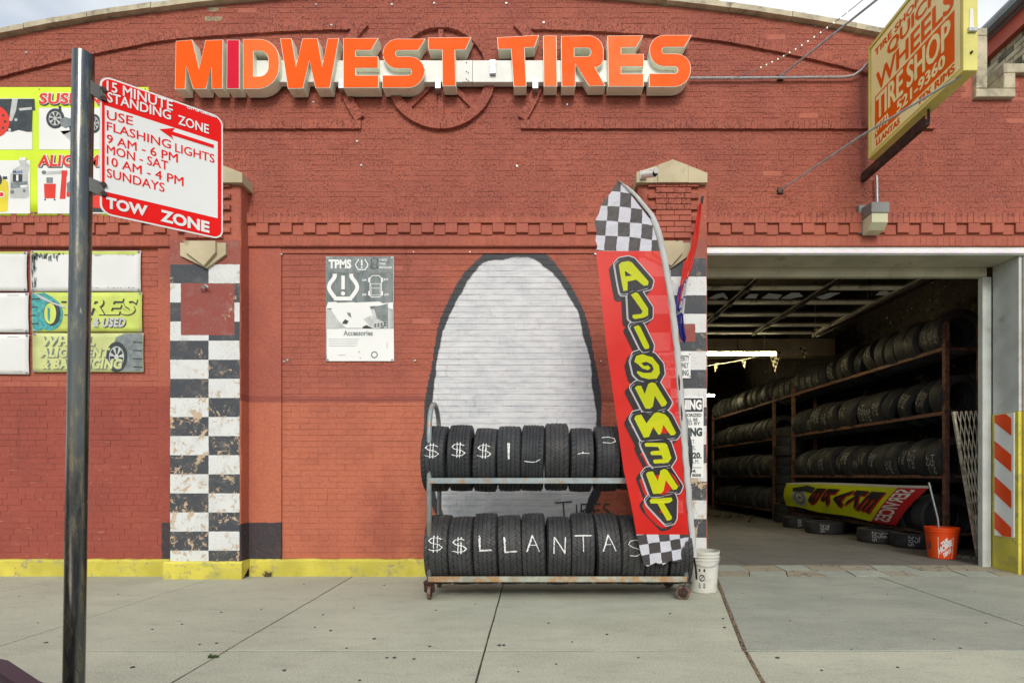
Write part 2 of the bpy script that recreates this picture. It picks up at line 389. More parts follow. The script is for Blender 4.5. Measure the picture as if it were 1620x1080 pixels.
m_coping = M('coping_stone', (0.50, 0.44, 0.31), 0.75, var=0.2, vs=5, bump=0.5, bs=50, grime=(0.17, 0.15, 0.11), gthr=(0.48, 0.72), gs=9)
def make_concrete(name, a, b, stain=0.35, dark=(0.13, 0.13, 0.12)):
    t = NT(name); P = t.pos()
    c = t.mix(t.step(t.noise(0.9, P, 5), 0.3, 0.7), a, b)
    c = t.mix(t.step(t.noise(2.3, t.map(P, (1, 2.5, 1)), 6, 0.65), 0.48, 0.72, 0, stain), c, dark)
    oi = t.n('ObjectInfo').outputs['Random']; c = t.mix(t.step(oi, 0, 1, 0, 0.3), c, tuple(x*0.72 for x in a))
    c = t.mix(t.step(t.noise(1.7, t.map(P, (0.5, 1, 1), rot=(0, 0, .6)), 7, 0.7), 0.42, 0.62, 0, 0.42), c, tuple(x*0.62 for x in a))
    c = t.mix(t.step(t.noise(0.6, t.map(P, loc=(9, 4, 0)), 6, 0.7), 0.5, 0.7, 0, 0.35), c, tuple(min(1, x*1.35) for x in a))
    c = t.mix(t.step(t.noise(105, P, 4, 0.75), 0.42, 0.62, 0, 0.75), c, tuple(min(1, x*1.42) for x in a), 'MIX')
    c = t.mix(t.step(t.noise(55, t.map(P, loc=(7, 2, 0)), 5, 0.8), 0.50, 0.64, 0, 0.45), c, tuple(x*0.62 for x in a))
    c = t.mix(t.step(t.noise(120, t.map(P, loc=(3, 1, 0)), 4, 0.75), 0.56, 0.70, 0, 0.6), c, tuple(x*0.45 for x in a))
    c = t.mix(t.step(t.noise(5.5, t.map(P, (1, 2.2, 1), rot=(0, 0, .35)), 6, 0.75), 0.55, 0.68, 0, 0.28), c, dark)
    sc = t.step(t.noise(26, t.map(P, (1, 6, 1)), 3), 0.68, 0.72, 0, 0.35); c = t.mix(sc, c, dark)
    nb = t.bump(t.noise(220, P, 3), 0.6, 0.004); nb = t.bump(t.noise(14, P, 4), 0.15, 0.006, nb)
    return t.done(c, t.step(t.noise(3), 0.3, 0.7, 0.72, 0.9), nb, 0, 0.3)
m_conc = make_concrete('sidewalk_concrete', (0.375, 0.385, 0.305), (0.445, 0.445, 0.35))
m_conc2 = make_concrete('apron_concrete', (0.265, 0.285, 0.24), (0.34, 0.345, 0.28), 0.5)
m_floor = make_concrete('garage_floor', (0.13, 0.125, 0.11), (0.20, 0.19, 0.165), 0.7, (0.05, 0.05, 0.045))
m_thresh = make_concrete('threshold_concrete', (0.27, 0.24, 0.175), (0.24, 0.24, 0.205), 0.6, (0.13, 0.12, 0.1))
def add_cracks(m):
    nt = m.node_tree; b = [n for n in nt.nodes if n.type == 'BSDF_PRINCIPLED'][0]; src = b.inputs['Base Color'].links[0].from_socket
    t = NT.__new__(NT); t.m = m; t.t = nt; t.l = nt.links; t._geo = None; t._tc = None; t.b = b
    P = t.pos(); w = t.n('VectorMath'); w.operation = 'ADD'; nz = t.n('TexNoise'); nz.inputs['Scale'].default_value = 6; t.l.new(P, nz.inputs['Vector']); sc = t.n('VectorMath'); sc.operation = 'SCALE'; sc.inputs['Scale'].default_value = .25
    t.l.new(nz.outputs['Color'], sc.inputs[0]); t.l.new(P, w.inputs[0]); t.l.new(sc.outputs[0], w.inputs[1])
    d = t.vor(3.2, w.outputs[0], 'DISTANCE_TO_EDGE'); k = t.step(d, 0.0, 0.022, 1, 0); nt.links.new(t.mix(k, src, (0.06, 0.05, 0.035)), b.inputs['Base Color'])
add_cracks(m_thresh)
m_dirt = M('joint_dirt', (0.055, 0.043, 0.03), 0.9, var=0.5, vs=60, bump=1, bs=200, bd=0.006)
m_grit = M('joint_grit', (0.20, 0.145, 0.09), 0.9, var=0.5, vs=60)
m_asphalt = M('asphalt', (0.055, 0.055, 0.055), 0.85, var=0.3, vs=2, bump=0.6, bs=300)
m_gum = M('old_gum', (0.05, 0.055, 0.058), 0.7)
m_orange = M('sign_face_orange', (0.95, 0.105, 0.001), 0.5, var=0.05, bump=0.02, spec=0.12)
m_orange2 = M('sign_face_faded_orange', (0.95, 0.16, 0.03), 0.5, var=0.06, bump=0.02, spec=0.12)
m_crimson = M('sign_face_crimson', (0.66, 0.004, 0.035), 0.5, var=0.05, bump=0.02, spec=0.12)
m_return = M('letter_return', (0.84, 0.85, 0.70), 0.45, var=0.06, bump=0.08, grime=(0.33, 0.32, 0.22), gthr=(0.56, 0.85), gs=8)
m_raceway = M('raceway_white', (0.76, 0.77, 0.72), 0.45, var=0.05, bump=0.06, grime=(0.45, 0.40, 0.28), gthr=(0.6, 0.9))
m_galv = M('galvanised_steel', (0.45, 0.47, 0.48), 0.38, 0.75, var=0.2, vs=20, bump=0.1)
m_dkmetal = M('dark_steel', (0.05, 0.035, 0.03), 0.6, 0.5, var=0.3, vs=12, grime=(0.16, 0.07, 0.035))
m_black = M('black', (0.02, 0.02, 0.022), 0.5, var=0.2)
m_white = M('white_print', (0.78, 0.79, 0.77), 0.45, var=0.03, bump=0.03)
m_vinyl = M('weathered_white_vinyl', (0.73, 0.74, 0.72), 0.5, var=0.05, vs=2, bump=0.4, bs=9, bd=0.006, grime=(0.42, 0.42, 0.39), gthr=(0.6, 0.85), gs=5)
m_signred = M('sign_red', (0.80, 0.010, 0.008), 0.45, var=0.05, bump=0.02, spec=.12)
m_signwhite = M('sign_white', (0.78, 0.80, 0.78), 0.33, var=0.03, bump=0.02)
m_lime = M('lime_vinyl', (0.62, 0.80, 0.02), 0.4, var=0.06, bump=0.25, bs=8, bd=0.004)
m_lime2 = M('faded_lime_vinyl', (0.55, 0.64, 0.13), 0.5, var=0.12, vs=4, bump=0.45, bs=8, bd=0.006)
m_lime3 = M('paler_lime_vinyl', (0.55, 0.60, 0.24), 0.5, var=0.12, vs=4, bump=0.45, bs=8, bd=0.006)
m_teal = M('teal_print', (0.06, 0.33, 0.33), 0.5, var=0.3, vs=30)
m_greyp = M('grey_print', (0.19, 0.22, 0.22), 0.5, var=0.25, vs=14)
m_ltgrey = M('light_grey_print', (0.5, 0.52, 0.5), 0.5, var=0.12, vs=12)
m_dkprint = M('dark_print', (0.035, 0.045, 0.05), 0.5, var=0.3, vs=20)
m_redprint = M('red_print', (0.70, 0.035, 0.015), 0.45, var=0.08)
m_blueprint = M('blue_print', (0.03, 0.09, 0.4), 0.5)
m_ylprint = M('yellow_print', (0.75, 0.62, 0.03), 0.5)
def make_tpms():
    t = NT('faded_poster'); P = t.pos(); s = t.sep(P)
    n = t.noise(9, t.map(P, (1.5, 1, 0.3)), 5)
    c = t.mix(t.step(n, 0.35, 0.65), (0.10, 0.13, 0.13), (0.21, 0.24, 0.235))
    return t.done(c, 0.42, t.bump(t.noise(6), 0.3, 0.006), 0, 0.4)
m_poster = make_tpms()
m_poster_lt = M('poster_pale_grey', (0.50, 0.53, 0.51), 0.45, var=0.2, vs=6, bump=0.3, bs=7, bd=0.006)
# pole: worn dark glossy steel
def make_pole():
    t = NT('worn_pole_metal'); P = t.pos()
    n = t.noise(14, t.map(P, (3, 3, 0.6)), 6, 0.7)
    c = t.mix(t.step(n, 0.45, 0.75), (0.11, 0.12, 0.12), (0.27, 0.24, 0.16))
    scr = t.step(t.noise(40, t.map(P, (2, 2, 0.35)), 4, 0.7), 0.66, 0.72); c = t.mix(t.math('MULTIPLY', scr, 0.8), c, (0.5, 0.47, 0.38))
    return t.done(c, t.step(n, 0.3, 0.7, 0.13, 0.32), t.bump(t.noise(30, P, 4), 0.10, 0.002), 0.9, 0.5)
m_pole = make_pole()
m_frame = M('rack_paint', (0.27, 0.32, 0.33), 0.45, 0.3, var=0.15, vs=12, bump=0.2, grime=(0.36, 0.2, 0.08), gthr=(0.5, 0.66), gs=11, coord='P')
m_rail = M('rusty_rail_paint', (0.36, 0.37, 0.31), 0.5, 0.3, var=0.2, vs=14, bump=0.3, grime=(0.40, 0.19, 0.05), gthr=(0.44, 0.6), gs=9)
m_rust = M('rusty_steel', (0.20, 0.10, 0.065), 0.7, 0.2, var=0.35, vs=14, bump=0.3, grime=(0.07, 0.05, 0.045), coord='P')
m_caster = M('caster_rust', (0.15, 0.09, 0.07), 0.6, 0.2, var=0.4, vs=40)
m_chalk = M('chalk', (0.72, 0.74, 0.72), 0.95, var=0.15, vs=120, bump=0.3)
m_chalkdim = M('yellowed_chalk', (0.55, 0.54, 0.45), 0.95, var=0.25, vs=90)
def make_rubber(name, col, N, skew, ribs, dust=0.28):
    t = NT(name); O = t.obj(); s = t.sep(O)
    ang = t.math('ARCTAN2', s[2], s[1]); ax = t.math('ABSOLUTE', s[0]); r = t.math('SQRT', t.math('ADD', t.math('MULTIPLY', s[1], s[1]), t.math('MULTIPLY', s[2], s[2])))
    ph = t.math('ADD', t.math('MULTIPLY', ang, N), t.math('MULTIPLY', s[0], skew))
    w = t.math('SINE', ph); sipe = t.step(w, -0.97, -0.45, 1, 0)
    ph2 = t.math('SUBTRACT', t.math('MULTIPLY', ang, N*0.5), t.math('MULTIPLY', ax, skew*0.8)); lug = t.step(t.math('SINE', ph2), -0.95, -0.75, 1, 0)
    lug = t.math('MULTIPLY', lug, t.step(ax, 0.05, 0.056)); cut = t.math('MAXIMUM', t.math('MULTIPLY', sipe, 0.6), lug)
    tread = t.step(r, 0.288, 0.296); cut = t.math('MULTIPLY', cut, tread)
    rings = t.math('MULTIPLY', t.math('SINE', t.math('MULTIPLY', r, 520)), t.math('MULTIPLY', t.math('SUBTRACT', 1.0, tread), 0.35))
    c = t.mix(t.step(t.noise(5, O, 5), 0.3, 0.7), col, tuple(x*1.5 for x in col))
    dn = t.step(t.noise(9, t.map(O, (2, 1, 1)), 6, 0.7), 0.45, 0.8, 0, dust)
    c = t.mix(dn, c, (0.15, 0.135, 0.11)); c = t.mix(t.math('MULTIPLY', cut, 0.65), c, tuple(x*0.3 for x in col))
    h = t.math('SUBTRACT', t.math('MULTIPLY', t.noise(180, O, 2), 0.15), cut); h = t.math('ADD', h, rings)
    return t.done(c, t.step(t.noise(7, O), 0.3, 0.7, 0.48, 0.68), t.bump(h, 0.9, 0.004), 0, 0.4)
rubbers = [make_rubber('tyre_rubber_a', (0.022, 0.025, 0.029), 84, 90, 4), make_rubber('tyre_rubber_b', (0.028, 0.029, 0.031), 66, -110, 4, 0.32),
           make_rubber('tyre_rubber_c', (0.016, 0.019, 0.023), 98, 30, 4, 0.2), make_rubber('tyre_rubber_d', (0.031, 0.032, 0.033), 58, 130, 4, 0.4)]
m_bucketw = M('dirty_white_plastic', (0.58, 0.58, 0.52), 0.5, var=0.08, bump=0.15, grime=(0.28, 0.25, 0.19), gthr=(0.5, 0.8), gs=9)
m_bucketo = M('orange_plastic', (0.78, 0.075, 0.008), 0.35, var=0.08, bump=0.06, grime=(0.35, 0.1, 0.04), gthr=(0.62, 0.85))
m_jamb = M('door_frame_paint', (0.50, 0.53, 0.50), 0.5, var=0.12, bump=0.3, bs=30, grime=(0.27, 0.25, 0.2), gthr=(0.5, 0.78), gs=4, chip=(0.2, 0.16, 0.1), cthr=0.74, cs=16)
m_head = M('door_head_paint', (0.50, 0.48, 0.35), 0.55, var=0.15, bump=0.2, grime=(0.2, 0.17, 0.1), gthr=(0.5, 0.8))
m_alum = M('door_rail', (0.66, 0.62, 0.47), 0.5, 0.1, var=0.15, vs=6, grime=(0.16, 0.13, 0.08))
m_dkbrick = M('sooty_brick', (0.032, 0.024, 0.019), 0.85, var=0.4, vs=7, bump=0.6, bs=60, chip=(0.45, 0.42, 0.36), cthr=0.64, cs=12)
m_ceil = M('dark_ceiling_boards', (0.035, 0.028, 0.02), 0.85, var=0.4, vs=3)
m_beam = M('peeling_beam_paint', (0.52, 0.43, 0.29), 0.7, var=0.2, vs=4, bump=0.4, chip=(0.07, 0.045, 0.03), cthr=0.62, cs=8)
m_gate = M('gate_steel', (0.50, 0.46, 0.36), 0.55, 0.2, var=0.3, vs=20, grime=(0.14, 0.08, 0.045))
m_fluo = E('fluorescent_tube', (1.0, 0.84, 0.46), 70.0)
m_led = E('led_diode', (0.9, 0.45, 0.8), 0.55)
m_bulb = E('string_bulb', (1.0, 0.9, 0.65), 1.0)
m_shopyellow = M('sign_cabinet_yellow', (0.68, 0.62, 0.17), 0.5, var=0.12, bump=0.15, grime=(0.3, 0.28, 0.12), gthr=(0.55, 0.85))
m_shopface = M('sign_plastic_cream', (0.95, 0.86, 0.42), 0.5, var=0.08, vs=1.5, bump=0.02)
m_shoporange = M('sign_plastic_orange', (0.82, 0.12, 0.002), 0.45, var=0.06, bump=0.02, spec=.15)
m_lens = M('lamp_lens', (0.56, 0.55, 0.36), 0.25, var=0.1)
m_lampgrey = M('lamp_housing', (0.20, 0.20, 0.185), 0.5, 0.3, var=0.15)
m_tan = M('tan_brick', (0.52, 0.44, 0.28), 0.75, var=0.3, vs=5, bump=0.3)
m_dkb2 = M('dark_face_brick', (0.13, 0.12, 0.08), 0.75, var=0.4, vs=6)
m_fascia = M('fascia_red', (0.50, 0.085, 0.04), 0.5, var=0.1)
m_gutter = M('grey_gutter', (0.27, 0.28, 0.27), 0.4, 0.3, var=0.1)
m_carpaint = M('maroon_car_paint', (0.06, 0.03, 0.035), 0.22, 0.4, var=0.1, bump=0.0, spec=0.6)
m_glassdk = M('dark_glass', (0.015, 0.017, 0.018), 0.08, var=0.1, bump=0.0, spec=0.6)
m_weed = M('weed', (0.06, 0.10, 0.03), 0.7, var=0.4)
m_dryweed = M('dry_weed', (0.14, 0.10, 0.04), 0.8, var=0.4)
def make_cloth(name, col, bump=0.3, trans=0.10):
    t = NT(name); P = t.pos()
    c = t.mix(t.step(t.noise(3, P, 4), 0.3, 0.7), tuple(x*0.9 for x in col), col)
    nb = t.bump(t.noise(5, t.map(P, (1, 1, 0.6)), 4), bump, 0.02)
    t.done(c, 0.45, nb, 0, 0.35)
    tr = t.n('BsdfTranslucent'); t.put(tr.inputs['Color'], c); mx = t.n('MixShader'); mx.inputs[0].default_value = 0.25
    t.l.new(t.b.outputs[0], mx.inputs[1]); t.l.new(tr.outputs[0], mx.inputs[2])
    tp = t.n('BsdfTransparent'); m2 = t.n('MixShader'); m2.inputs[0].default_value = trans
    t.l.new(mx.outputs[0], m2.inputs[1]); t.l.new(tp.outputs[0], m2.inputs[2]); t.l.new(m2.outputs[0], t.o.inputs[0])
    return t.m
m_cred = make_cloth('flag_red', (0.80, 0.018, 0.01)); m_csleeve = make_cloth('flag_sleeve', (0.66, 0.67, 0.66), 1.0, 0.0)
m_cyel = make_cloth('flag_yellow', (0.70, 0.76, 0.0)); m_cblack = make_cloth('flag_black', (0.03, 0.03, 0.032)); m_cwhite = make_cloth('flag_white', (0.72, 0.73, 0.78))
m_cblue = make_cloth('flag_blue', (0.02, 0.02, 0.22), 0.3, 0); m_credsolid = make_cloth('small_flag_red', (0.72, 0.03, 0.015), 0.3, 0)
m_cwhsolid = make_cloth('small_flag_white', (0.6, 0.6, 0.64), 0.3, 0)
def make_checkcloth(name, ang, w, h, ox, oz, trans=0.0, a=(0.52, 0.52, 0.58), b=(0.055, 0.048, 0.048)):
    t = NT(name); P = t.pos(); q = t.map(t.map(P, loc=(-ox, 0, -oz)), rot=(0, math.radians(ang), 0)); s = t.sep(q)
    wob = t.math('MULTIPLY', t.math('SUBTRACT', t.noise(6), 0.5), 0.03)
    i = t.math('FLOOR', t.math('DIVIDE', t.math('ADD', s[0], wob), w)); j = t.math('FLOOR', t.math('DIVIDE', t.math('ADD', s[2], wob), h))
    k = t.math('MODULO', t.math('ADD', t.math('ADD', i, j), 100.0), 2.0)
    c = t.mix(t.step(k, 0.4, 0.6), a, b)
    return t.done(c, 0.5, t.bump(t.noise(9, P, 5), 0.9, 0.02), 0, 0.35)
m_check_top = make_checkcloth('flag_checks_top', -4, 0.104, 0.13, xx(975, 4.7), zz(397, 4.7))
m_check_bot = make_checkcloth('flag_checks_bottom', 8, 0.098, 0.092, xx(1006, 4.7), zz(846, 4.7))
m_pennant = make_checkcloth('pennant_checks', 20, 0.06, 0.06, 0, 0, a=(0.5, 0.45, 0.3), b=(0.02, 0.02, 0.02))
def make_glass():
    t = NT('door_pane_glass'); 
    gl = t.n('BsdfGlossy'); gl.inputs['Roughness'].default_value = 0.08; gl.inputs['Color'].default_value = (0.9, 0.9, 0.9, 1)
    tp = t.n('BsdfTransparent'); tp.inputs['Color'].default_value = (0.55, 0.55, 0.5, 1); mx = t.n('MixShader'); mx.inputs[0].default_value = 0.06
    t.l.new(tp.outputs[0], mx.inputs[1]); t.l.new(gl.outputs[0], mx.inputs[2]); t.l.new(mx.outputs[0], t.o.inputs[0]); return t.m
m_pane = make_glass()
def make_mural():
    t = NT('whitewash_mural_paint'); P = t.pos(); s = t.sep(P)
    wob = t.math('MULTIPLY', t.math('SUBTRACT', t.noise(3.2, P, 3), 0.5), 0.10)
    cx, cz, hx, hz = xx(812), zz(640), 1.16, 1.78
    ax = t.math('POWER', t.math('ABSOLUTE', t.math('DIVIDE', t.math('SUBTRACT', s[0], cx), hx)), 3.2)
    tp_ = t.math('SUBTRACT', 1.0, t.math('MULTIPLY', t.math('ADD', t.math('DIVIDE', t.math('SUBTRACT', s[2], cz), hz*2), 0.5), 0.30)); ax = t.math('POWER', t.math('ABSOLUTE', t.math('DIVIDE', t.math('DIVIDE', t.math('SUBTRACT', s[0], cx), hx), tp_)), 2.5)
    az_ = t.math('POWER', t.math('ABSOLUTE', t.math('DIVIDE', t.math('SUBTRACT', s[2], cz), hz)), 2.5)
    r = t.math('ADD', t.math('POWER', t.math('ADD', ax, az_), 1/2.5), wob)
    line = t.step(r, 0.925, 0.94)
    strk = t.noise(9, t.map(P, (0.5, 1, 2.5)), 5, 0.65)
    c = t.mix(t.step(strk, 0.3, 0.75), (0.66, 0.67, 0.67), (0.50, 0.52, 0.55))
    c = t.mix(t.step(t.noise(20, t.map(P, (0.5, 1, 2)), 6, 0.75), 0.58, 0.68, 0, 0.6), c, (0.42, 0.24, 0.2)); c = t.mix(t.step(t.noise(2.2, P, 5, 0.7), 0.45, 0.7, 0, 0.35), c, (0.33, 0.36, 0.42)); c = t.mix(t.step(t.noise(30, t.map(P, (1.6, 1, .3)), 5), 0.6, 0.75, 0, 0.35), c, (0.2, 0.21, 0.23))
    c = t.mix(line, c, (0.035, 0.038, 0.045))
    return t.done(c, 0.55, t.bump(t.noise(110, P, 4), 0.4, 0.003), 0, 0.35)
m_mural = make_mural()
# ------------------------------------------------------------------ ground, sidewalk, garage floor
g = G(); g.box(-220, 220, -250, 300, -0.6, -0.155); road = g.build('road', m_asphalt, kind='structure')
walk = thing('sidewalk', 'pale grey concrete sidewalk of large jointed slabs in front of the brick wall', 'sidewalk'); walk['kind'] = 'structure'; del walk['category']
g = G(); g.box(-12, 12, -4.98, 0.3, -0.16, -0.004); g.build('joint_bed', m_dirt, walk)
g = G(); g.bbox(-12, 12, -5.13, -4.97, -0.16, -0.004, 0.02); g.build('kerb', m_conc, walk)
LN = [(-11, -11, -11), (-8.4, -8.4, -8.4), (-6.75, -6.75, -6.75), (-5.1, -5.1, -5.1), (-3.48, -3.49, -3.5), (-1.985, -1.955, -1.93), (-0.285, -0.297, -0.31), (2.06, 1.37, 0.85), (3.86, 3.62, 3.38), (5.9, 5.8, 5.6), (8.2, 8.2, 8.2), (11, 11, 11)]
def slab(A, B, C, D, z, mat, gl, gr):     # A B far left/right, C D near right/left
    V = []
    pts = [(A[0]+gl, A[1]), (B[0]-gr, B[1]), (C[0]-gr, C[1]), (D[0]+gl, D[1])]
    cx = sum(p[0] for p in pts)/4; cy = sum(p[1] for p in pts)/4
    tilt = (R.uniform(-.0015, .0015), R.uniform(-.0015, .0015))
    n = 14
    top = []
    for i in range(4):
        P = Vector(pts[i]); Q = Vector(pts[(i+1) % 4])
        for k in range(n):
            e = P.lerp(Q, k/n); d = (Q-P).normalized(); nn = Vector((-d.y, d.x)); j = R.uniform(-0.002, 0.002) if k else 0
            top.append(e+nn*j)
    m = len(top); zf = lambda p: z+tilt[0]*(p.x-cx)+tilt[1]*(p.y-cy)
    inn = [p+(Vector((cx, cy))-p).normalized()*0.004 for p in top]
    V = [(p.x, p.y, zf(p)) for p in inn]+[(p.x, p.y, zf(p)-0.005) for p in top]+[(p.x, p.y, -0.1) for p in top]
    Fs = [tuple(range(m-1, -1, -1))]
    for i in range(m):
        j = (i+1) % m; Fs.append((i, j, m+j, m+i)); Fs.append((m+i, m+j, 2*m+j, 2*m+i))
    o = mesh('slab', V, Fs, mat, walk); fix_normals(o)
    return o
y0, y1, y2 = -0.05, 3.42-DW, -4.955
for i in range(len(LN)-1):
    a, b = LN[i], LN[i+1]; ap = i in (7, 8)
    gl = 0.012 if i == 7 else 0.005; gr = 0.012 if i == 6 else 0.005
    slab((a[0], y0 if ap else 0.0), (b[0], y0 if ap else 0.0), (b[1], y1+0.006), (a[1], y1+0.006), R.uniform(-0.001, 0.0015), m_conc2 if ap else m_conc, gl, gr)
    slab((a[1], y1-0.006), (b[1], y1-0.006), (b[2], y2), (a[2], y2), R.uniform(-0.001, 0.0015), m_conc, gl, gr)
# grit in the wide joint
g = G()
for k in range(1100):
    t = R.random(); d = 6.05-t*4.9; x = 2.06+(0.85-2.06)*(t**1.0) if d < 3.42 else 2.06+(1.37-2.06)*(5.95-d)/2.53
    if d < 3.42: x = 1.37+(0.85-1.37)*(3.42-d)/2.4
    x += R.uniform(-0.014, 0.014); s = R.uniform(0.002, 0.006)
    g.box(x-s, x+s, d-DW-s, d-DW+s, -0.013, -0.006+s, R.random(), skip=('d',))
g.build('joint_grit', m_grit, walk, kind='stuff')
# old gum spots pressed flat on the concrete
gum = G()
spots = [(523,997),(548,1025),(592,1010),(612,1040),(624,1040),(655,1042),(680,1022),(498,992),(790,1020),(797,1020),(569,1076),(316,1019),(343,1017),(241,995),(288,987),(73,1016),(350,968),(187,940),(30,943),(1347,1027),(1478,1011),(1144,978),(1146,992),(1519,1025),(1250,982),(1300,945),(1404,940),(1543,935),(1175,938),(511,972),(413,964),(481,924),(608,925),(690,965),(752,955),(560,961),(868,985),(905,1015),(960,1003),(1010,1040),(1060,970),(880,1050),(820,1062),(1300,1060),(1420,1055),(450,1060),(210,1055),(60,985),(1560,985),(1230,1040)]
for px, py in spots:
    d = EZ*F/(py-752); x = xx(px, d); y = d-DW; r = R.uniform(0.005, 0.0125)*(0.75 if py < 980 else 1)
    pr = [(x+r*(1+R.uniform(-.25,.25))*math.cos(a*math.pi/5), y+r*(1+R.uniform(-.25,.25))*math.sin(a*math.pi/5)) for a in range(10)]
    gum.prism(pr, lambda a, b: (a, b, 0.0045), lambda a, b: (a, b, -0.003))
o = gum.build('gum_spots', m_gum, kind='stuff'); tag(o, 'small black flattened gum spots scattered over the sidewalk slabs', 'gum')
# threshold and garage floor
FZ = 0.05
fl = thing('garage_floor', 'dark stained concrete floor inside the garage with a cracked pale threshold', 'floor'); fl['kind'] = 'structure'; del fl['category']
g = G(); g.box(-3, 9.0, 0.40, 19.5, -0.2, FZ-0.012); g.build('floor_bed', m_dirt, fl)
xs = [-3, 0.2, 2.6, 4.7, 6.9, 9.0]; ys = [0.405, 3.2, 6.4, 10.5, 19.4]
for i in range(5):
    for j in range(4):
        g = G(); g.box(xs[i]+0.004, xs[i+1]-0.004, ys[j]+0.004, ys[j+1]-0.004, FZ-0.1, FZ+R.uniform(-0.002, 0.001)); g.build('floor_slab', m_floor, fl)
tx = [1.2]
while tx[-1] < 5.4: tx.append(min(5.62, tx[-1]+R.uniform(0.25, 0.62)))
if tx[-1] < 5.6: tx.append(5.62)
prev = [(tx[0], tx[0])]*2
cut = [[t+R.uniform(-.05, .05), t+R.uniform(-.06, .06), t+R.uniform(-.08, .08)] for t in tx]; cut[0] = [1.2]*3; cut[-1] = [5.62]*3
for r in range(2):
    ya, yb = ((0.165, 0.395) if r == 1 else (-0.045, 0.155))
    for i in range(len(tx)-1):
        a0, a1, b0, b1 = cut[i][r]+.005, cut[i][r+1]+.005, cut[i+1][r]-.005, cut[i+1][r+1]-.005
        za, zb = ((0.025, 0.05) if r == 1 else (0.002, 0.025)); dz = R.uniform(-0.005, 0.004)
        V = [(a0, ya, za+dz), (b0, ya, za+dz), (b1, yb, zb+dz), (a1, yb, zb+dz)]; V += [(x, y, -0.1) for x, y, z in V]
        mesh('threshold_block', V, [(0,1,2,3),(0,4,5,1),(1,5,6,2),(2,6,7,3),(3,7,4,0)], m_thresh if R.random() < 0.6 else m_conc2, fl)
# ------------------------------------------------------------------ the facade
bld = thing('brick_building', 'long red painted brick garage front with a curved gable and checkered pilasters', 'building')
ytop = lambda px: -10+(px-698)**2/6828.0
def ztop(x):
    px = 840+x*141
    if px > 1396: return zz(62) if px < 1539 else (zz(158) if px < 1600 else zz(120))
    return zz(ytop(px))
Z_UP = zz(345); DX0, DX1, DZ = 1.925, 5.51, 3.617
g = G()
top = [(xx(px), zz(ytop(px))) for px in range(1396, -480, -36)]
oil = [(-9.2, -0.2), (DX0, -0.2), (DX0, DZ), (DX1, DZ), (DX1, -0.2), (7.3, -0.2), (7.3, zz(120)), (xx(1600), zz(120)), (xx(1600), zz(158)), (xx(1539), zz(158)), (xx(1539), zz(62)), (xx(1400), zz(62))]+top
oil[-1] = (-9.2, oil[-1][1])
g.prism(oil, lambda a, b: (a, 0.025, b), lambda a, b: (a, 0.36, b), back=True)
up = [(-9.2, Z_UP), (7.3, Z_UP)]+oil[6:]
g.prism(up, lambda a, b: (a, 0.0028, b), lambda a, b: (a, 0.03, b))
fix_normals(g.build('wall', m_red, bld))
BR = G(); single = []; MB_ = []
def course(x0, x1, z0, z1, yf, ym, ch, L, excl=(), toneb=0.5, pick=None, topf=None, off=0):
    n = max(1, round((z1-z0)/ch)); ch = (z1-z0)/n; j = 0.0035 if yf < .01 else 0.0015; hj = .0025 if yf < .01 else .0032
    for r in range(n):
        za, zb = z0+r*ch, z0+(r+1)*ch
        x = x0-((r+off) % 2)*L/2-R.uniform(0, 0.012); hdr = (r % 7 == 3)
        if L < 0.1: x = x0
        while x < x1-0.01:
            ln = (L*0.5 if hdr else L)+R.uniform(-0.006, 0.006)
            a, b = max(x, x0), min(x+ln, x1); x += ln
            if b-a < 0.035: continue
            t0 = zb
            if topf: t0 = min(zb, min(topf(a), topf(b)))
            if t0-za < 0.02: continue
            if any(a < e[1]-0.01 and b > e[0]+0.01 and za < e[3]-0.01 and zb > e[2]+0.01 for e in excl): continue
            y = yf+R.uniform(-0.0018, 0.0018); tn = min(.95, max(.17, R.gauss(0.52, 0.17)))
            wz = R.uniform(-.0012, .0012)
            if pick and pick(a, b, za, zb) and len(single) < 236: single.append((a+j, b-j, y, ym, za+hj, t0-hj, tn)); continue
            BR.box(a+j, b-j, y, ym, za+hj+wz, t0-hj+wz, tn, skip=('b',))
            if yf > .01 and x0 > XP1: MB_.append((a+j, b-j, y, ym, za+hj+wz, t0-hj+wz))
XL1 = xx(250); XP0, XP1 = -3.945, -3.165; XI = xx(445); XR = 1.17
course(-9.2, 7.3, Z_UP, 6.6, 0.0, 0.0028, 0.0596, 0.208, topf=ztop)
course(-9.2, XL1, 0.19, zz(396), 0.0205, 0.025, 0.0665, 0.209)
course(XI, XR, 0.19, zz(400), 0.0205, 0.025, 0.0665, 0.209, pick=lambda a, b, c, d: b < xx(640) and d < zz(634))
course(DX1+0.32, 7.3, 0.0, zz(396), 0.0205, 0.025, 0.0665, 0.209)
BR.build('brickwork', m_red, bld, kind='stuff')
proto = {}
for a, b, y, ym, za, zb, tn in single:
    key = (round((b-a)/0.006), round(tn*3))
    if key not in proto:
        q = G(); q.box(0, b-a, 0, ym-y+0.002, 0, zb-za, tn, skip=('b',)); me = bpy.data.meshes.new('brick'); me.from_pydata(q.V, [], q.F)
        at = me.attributes.new('tone', 'FLOAT', 'FACE'); at.data.foreach_set('value', q.T); me.materials.append(m_red); proto[key] = me
    o = bpy.data.objects.new('brick', proto[key]); COL.objects.link(o); o.parent = bld; o.location = (a, y, za)
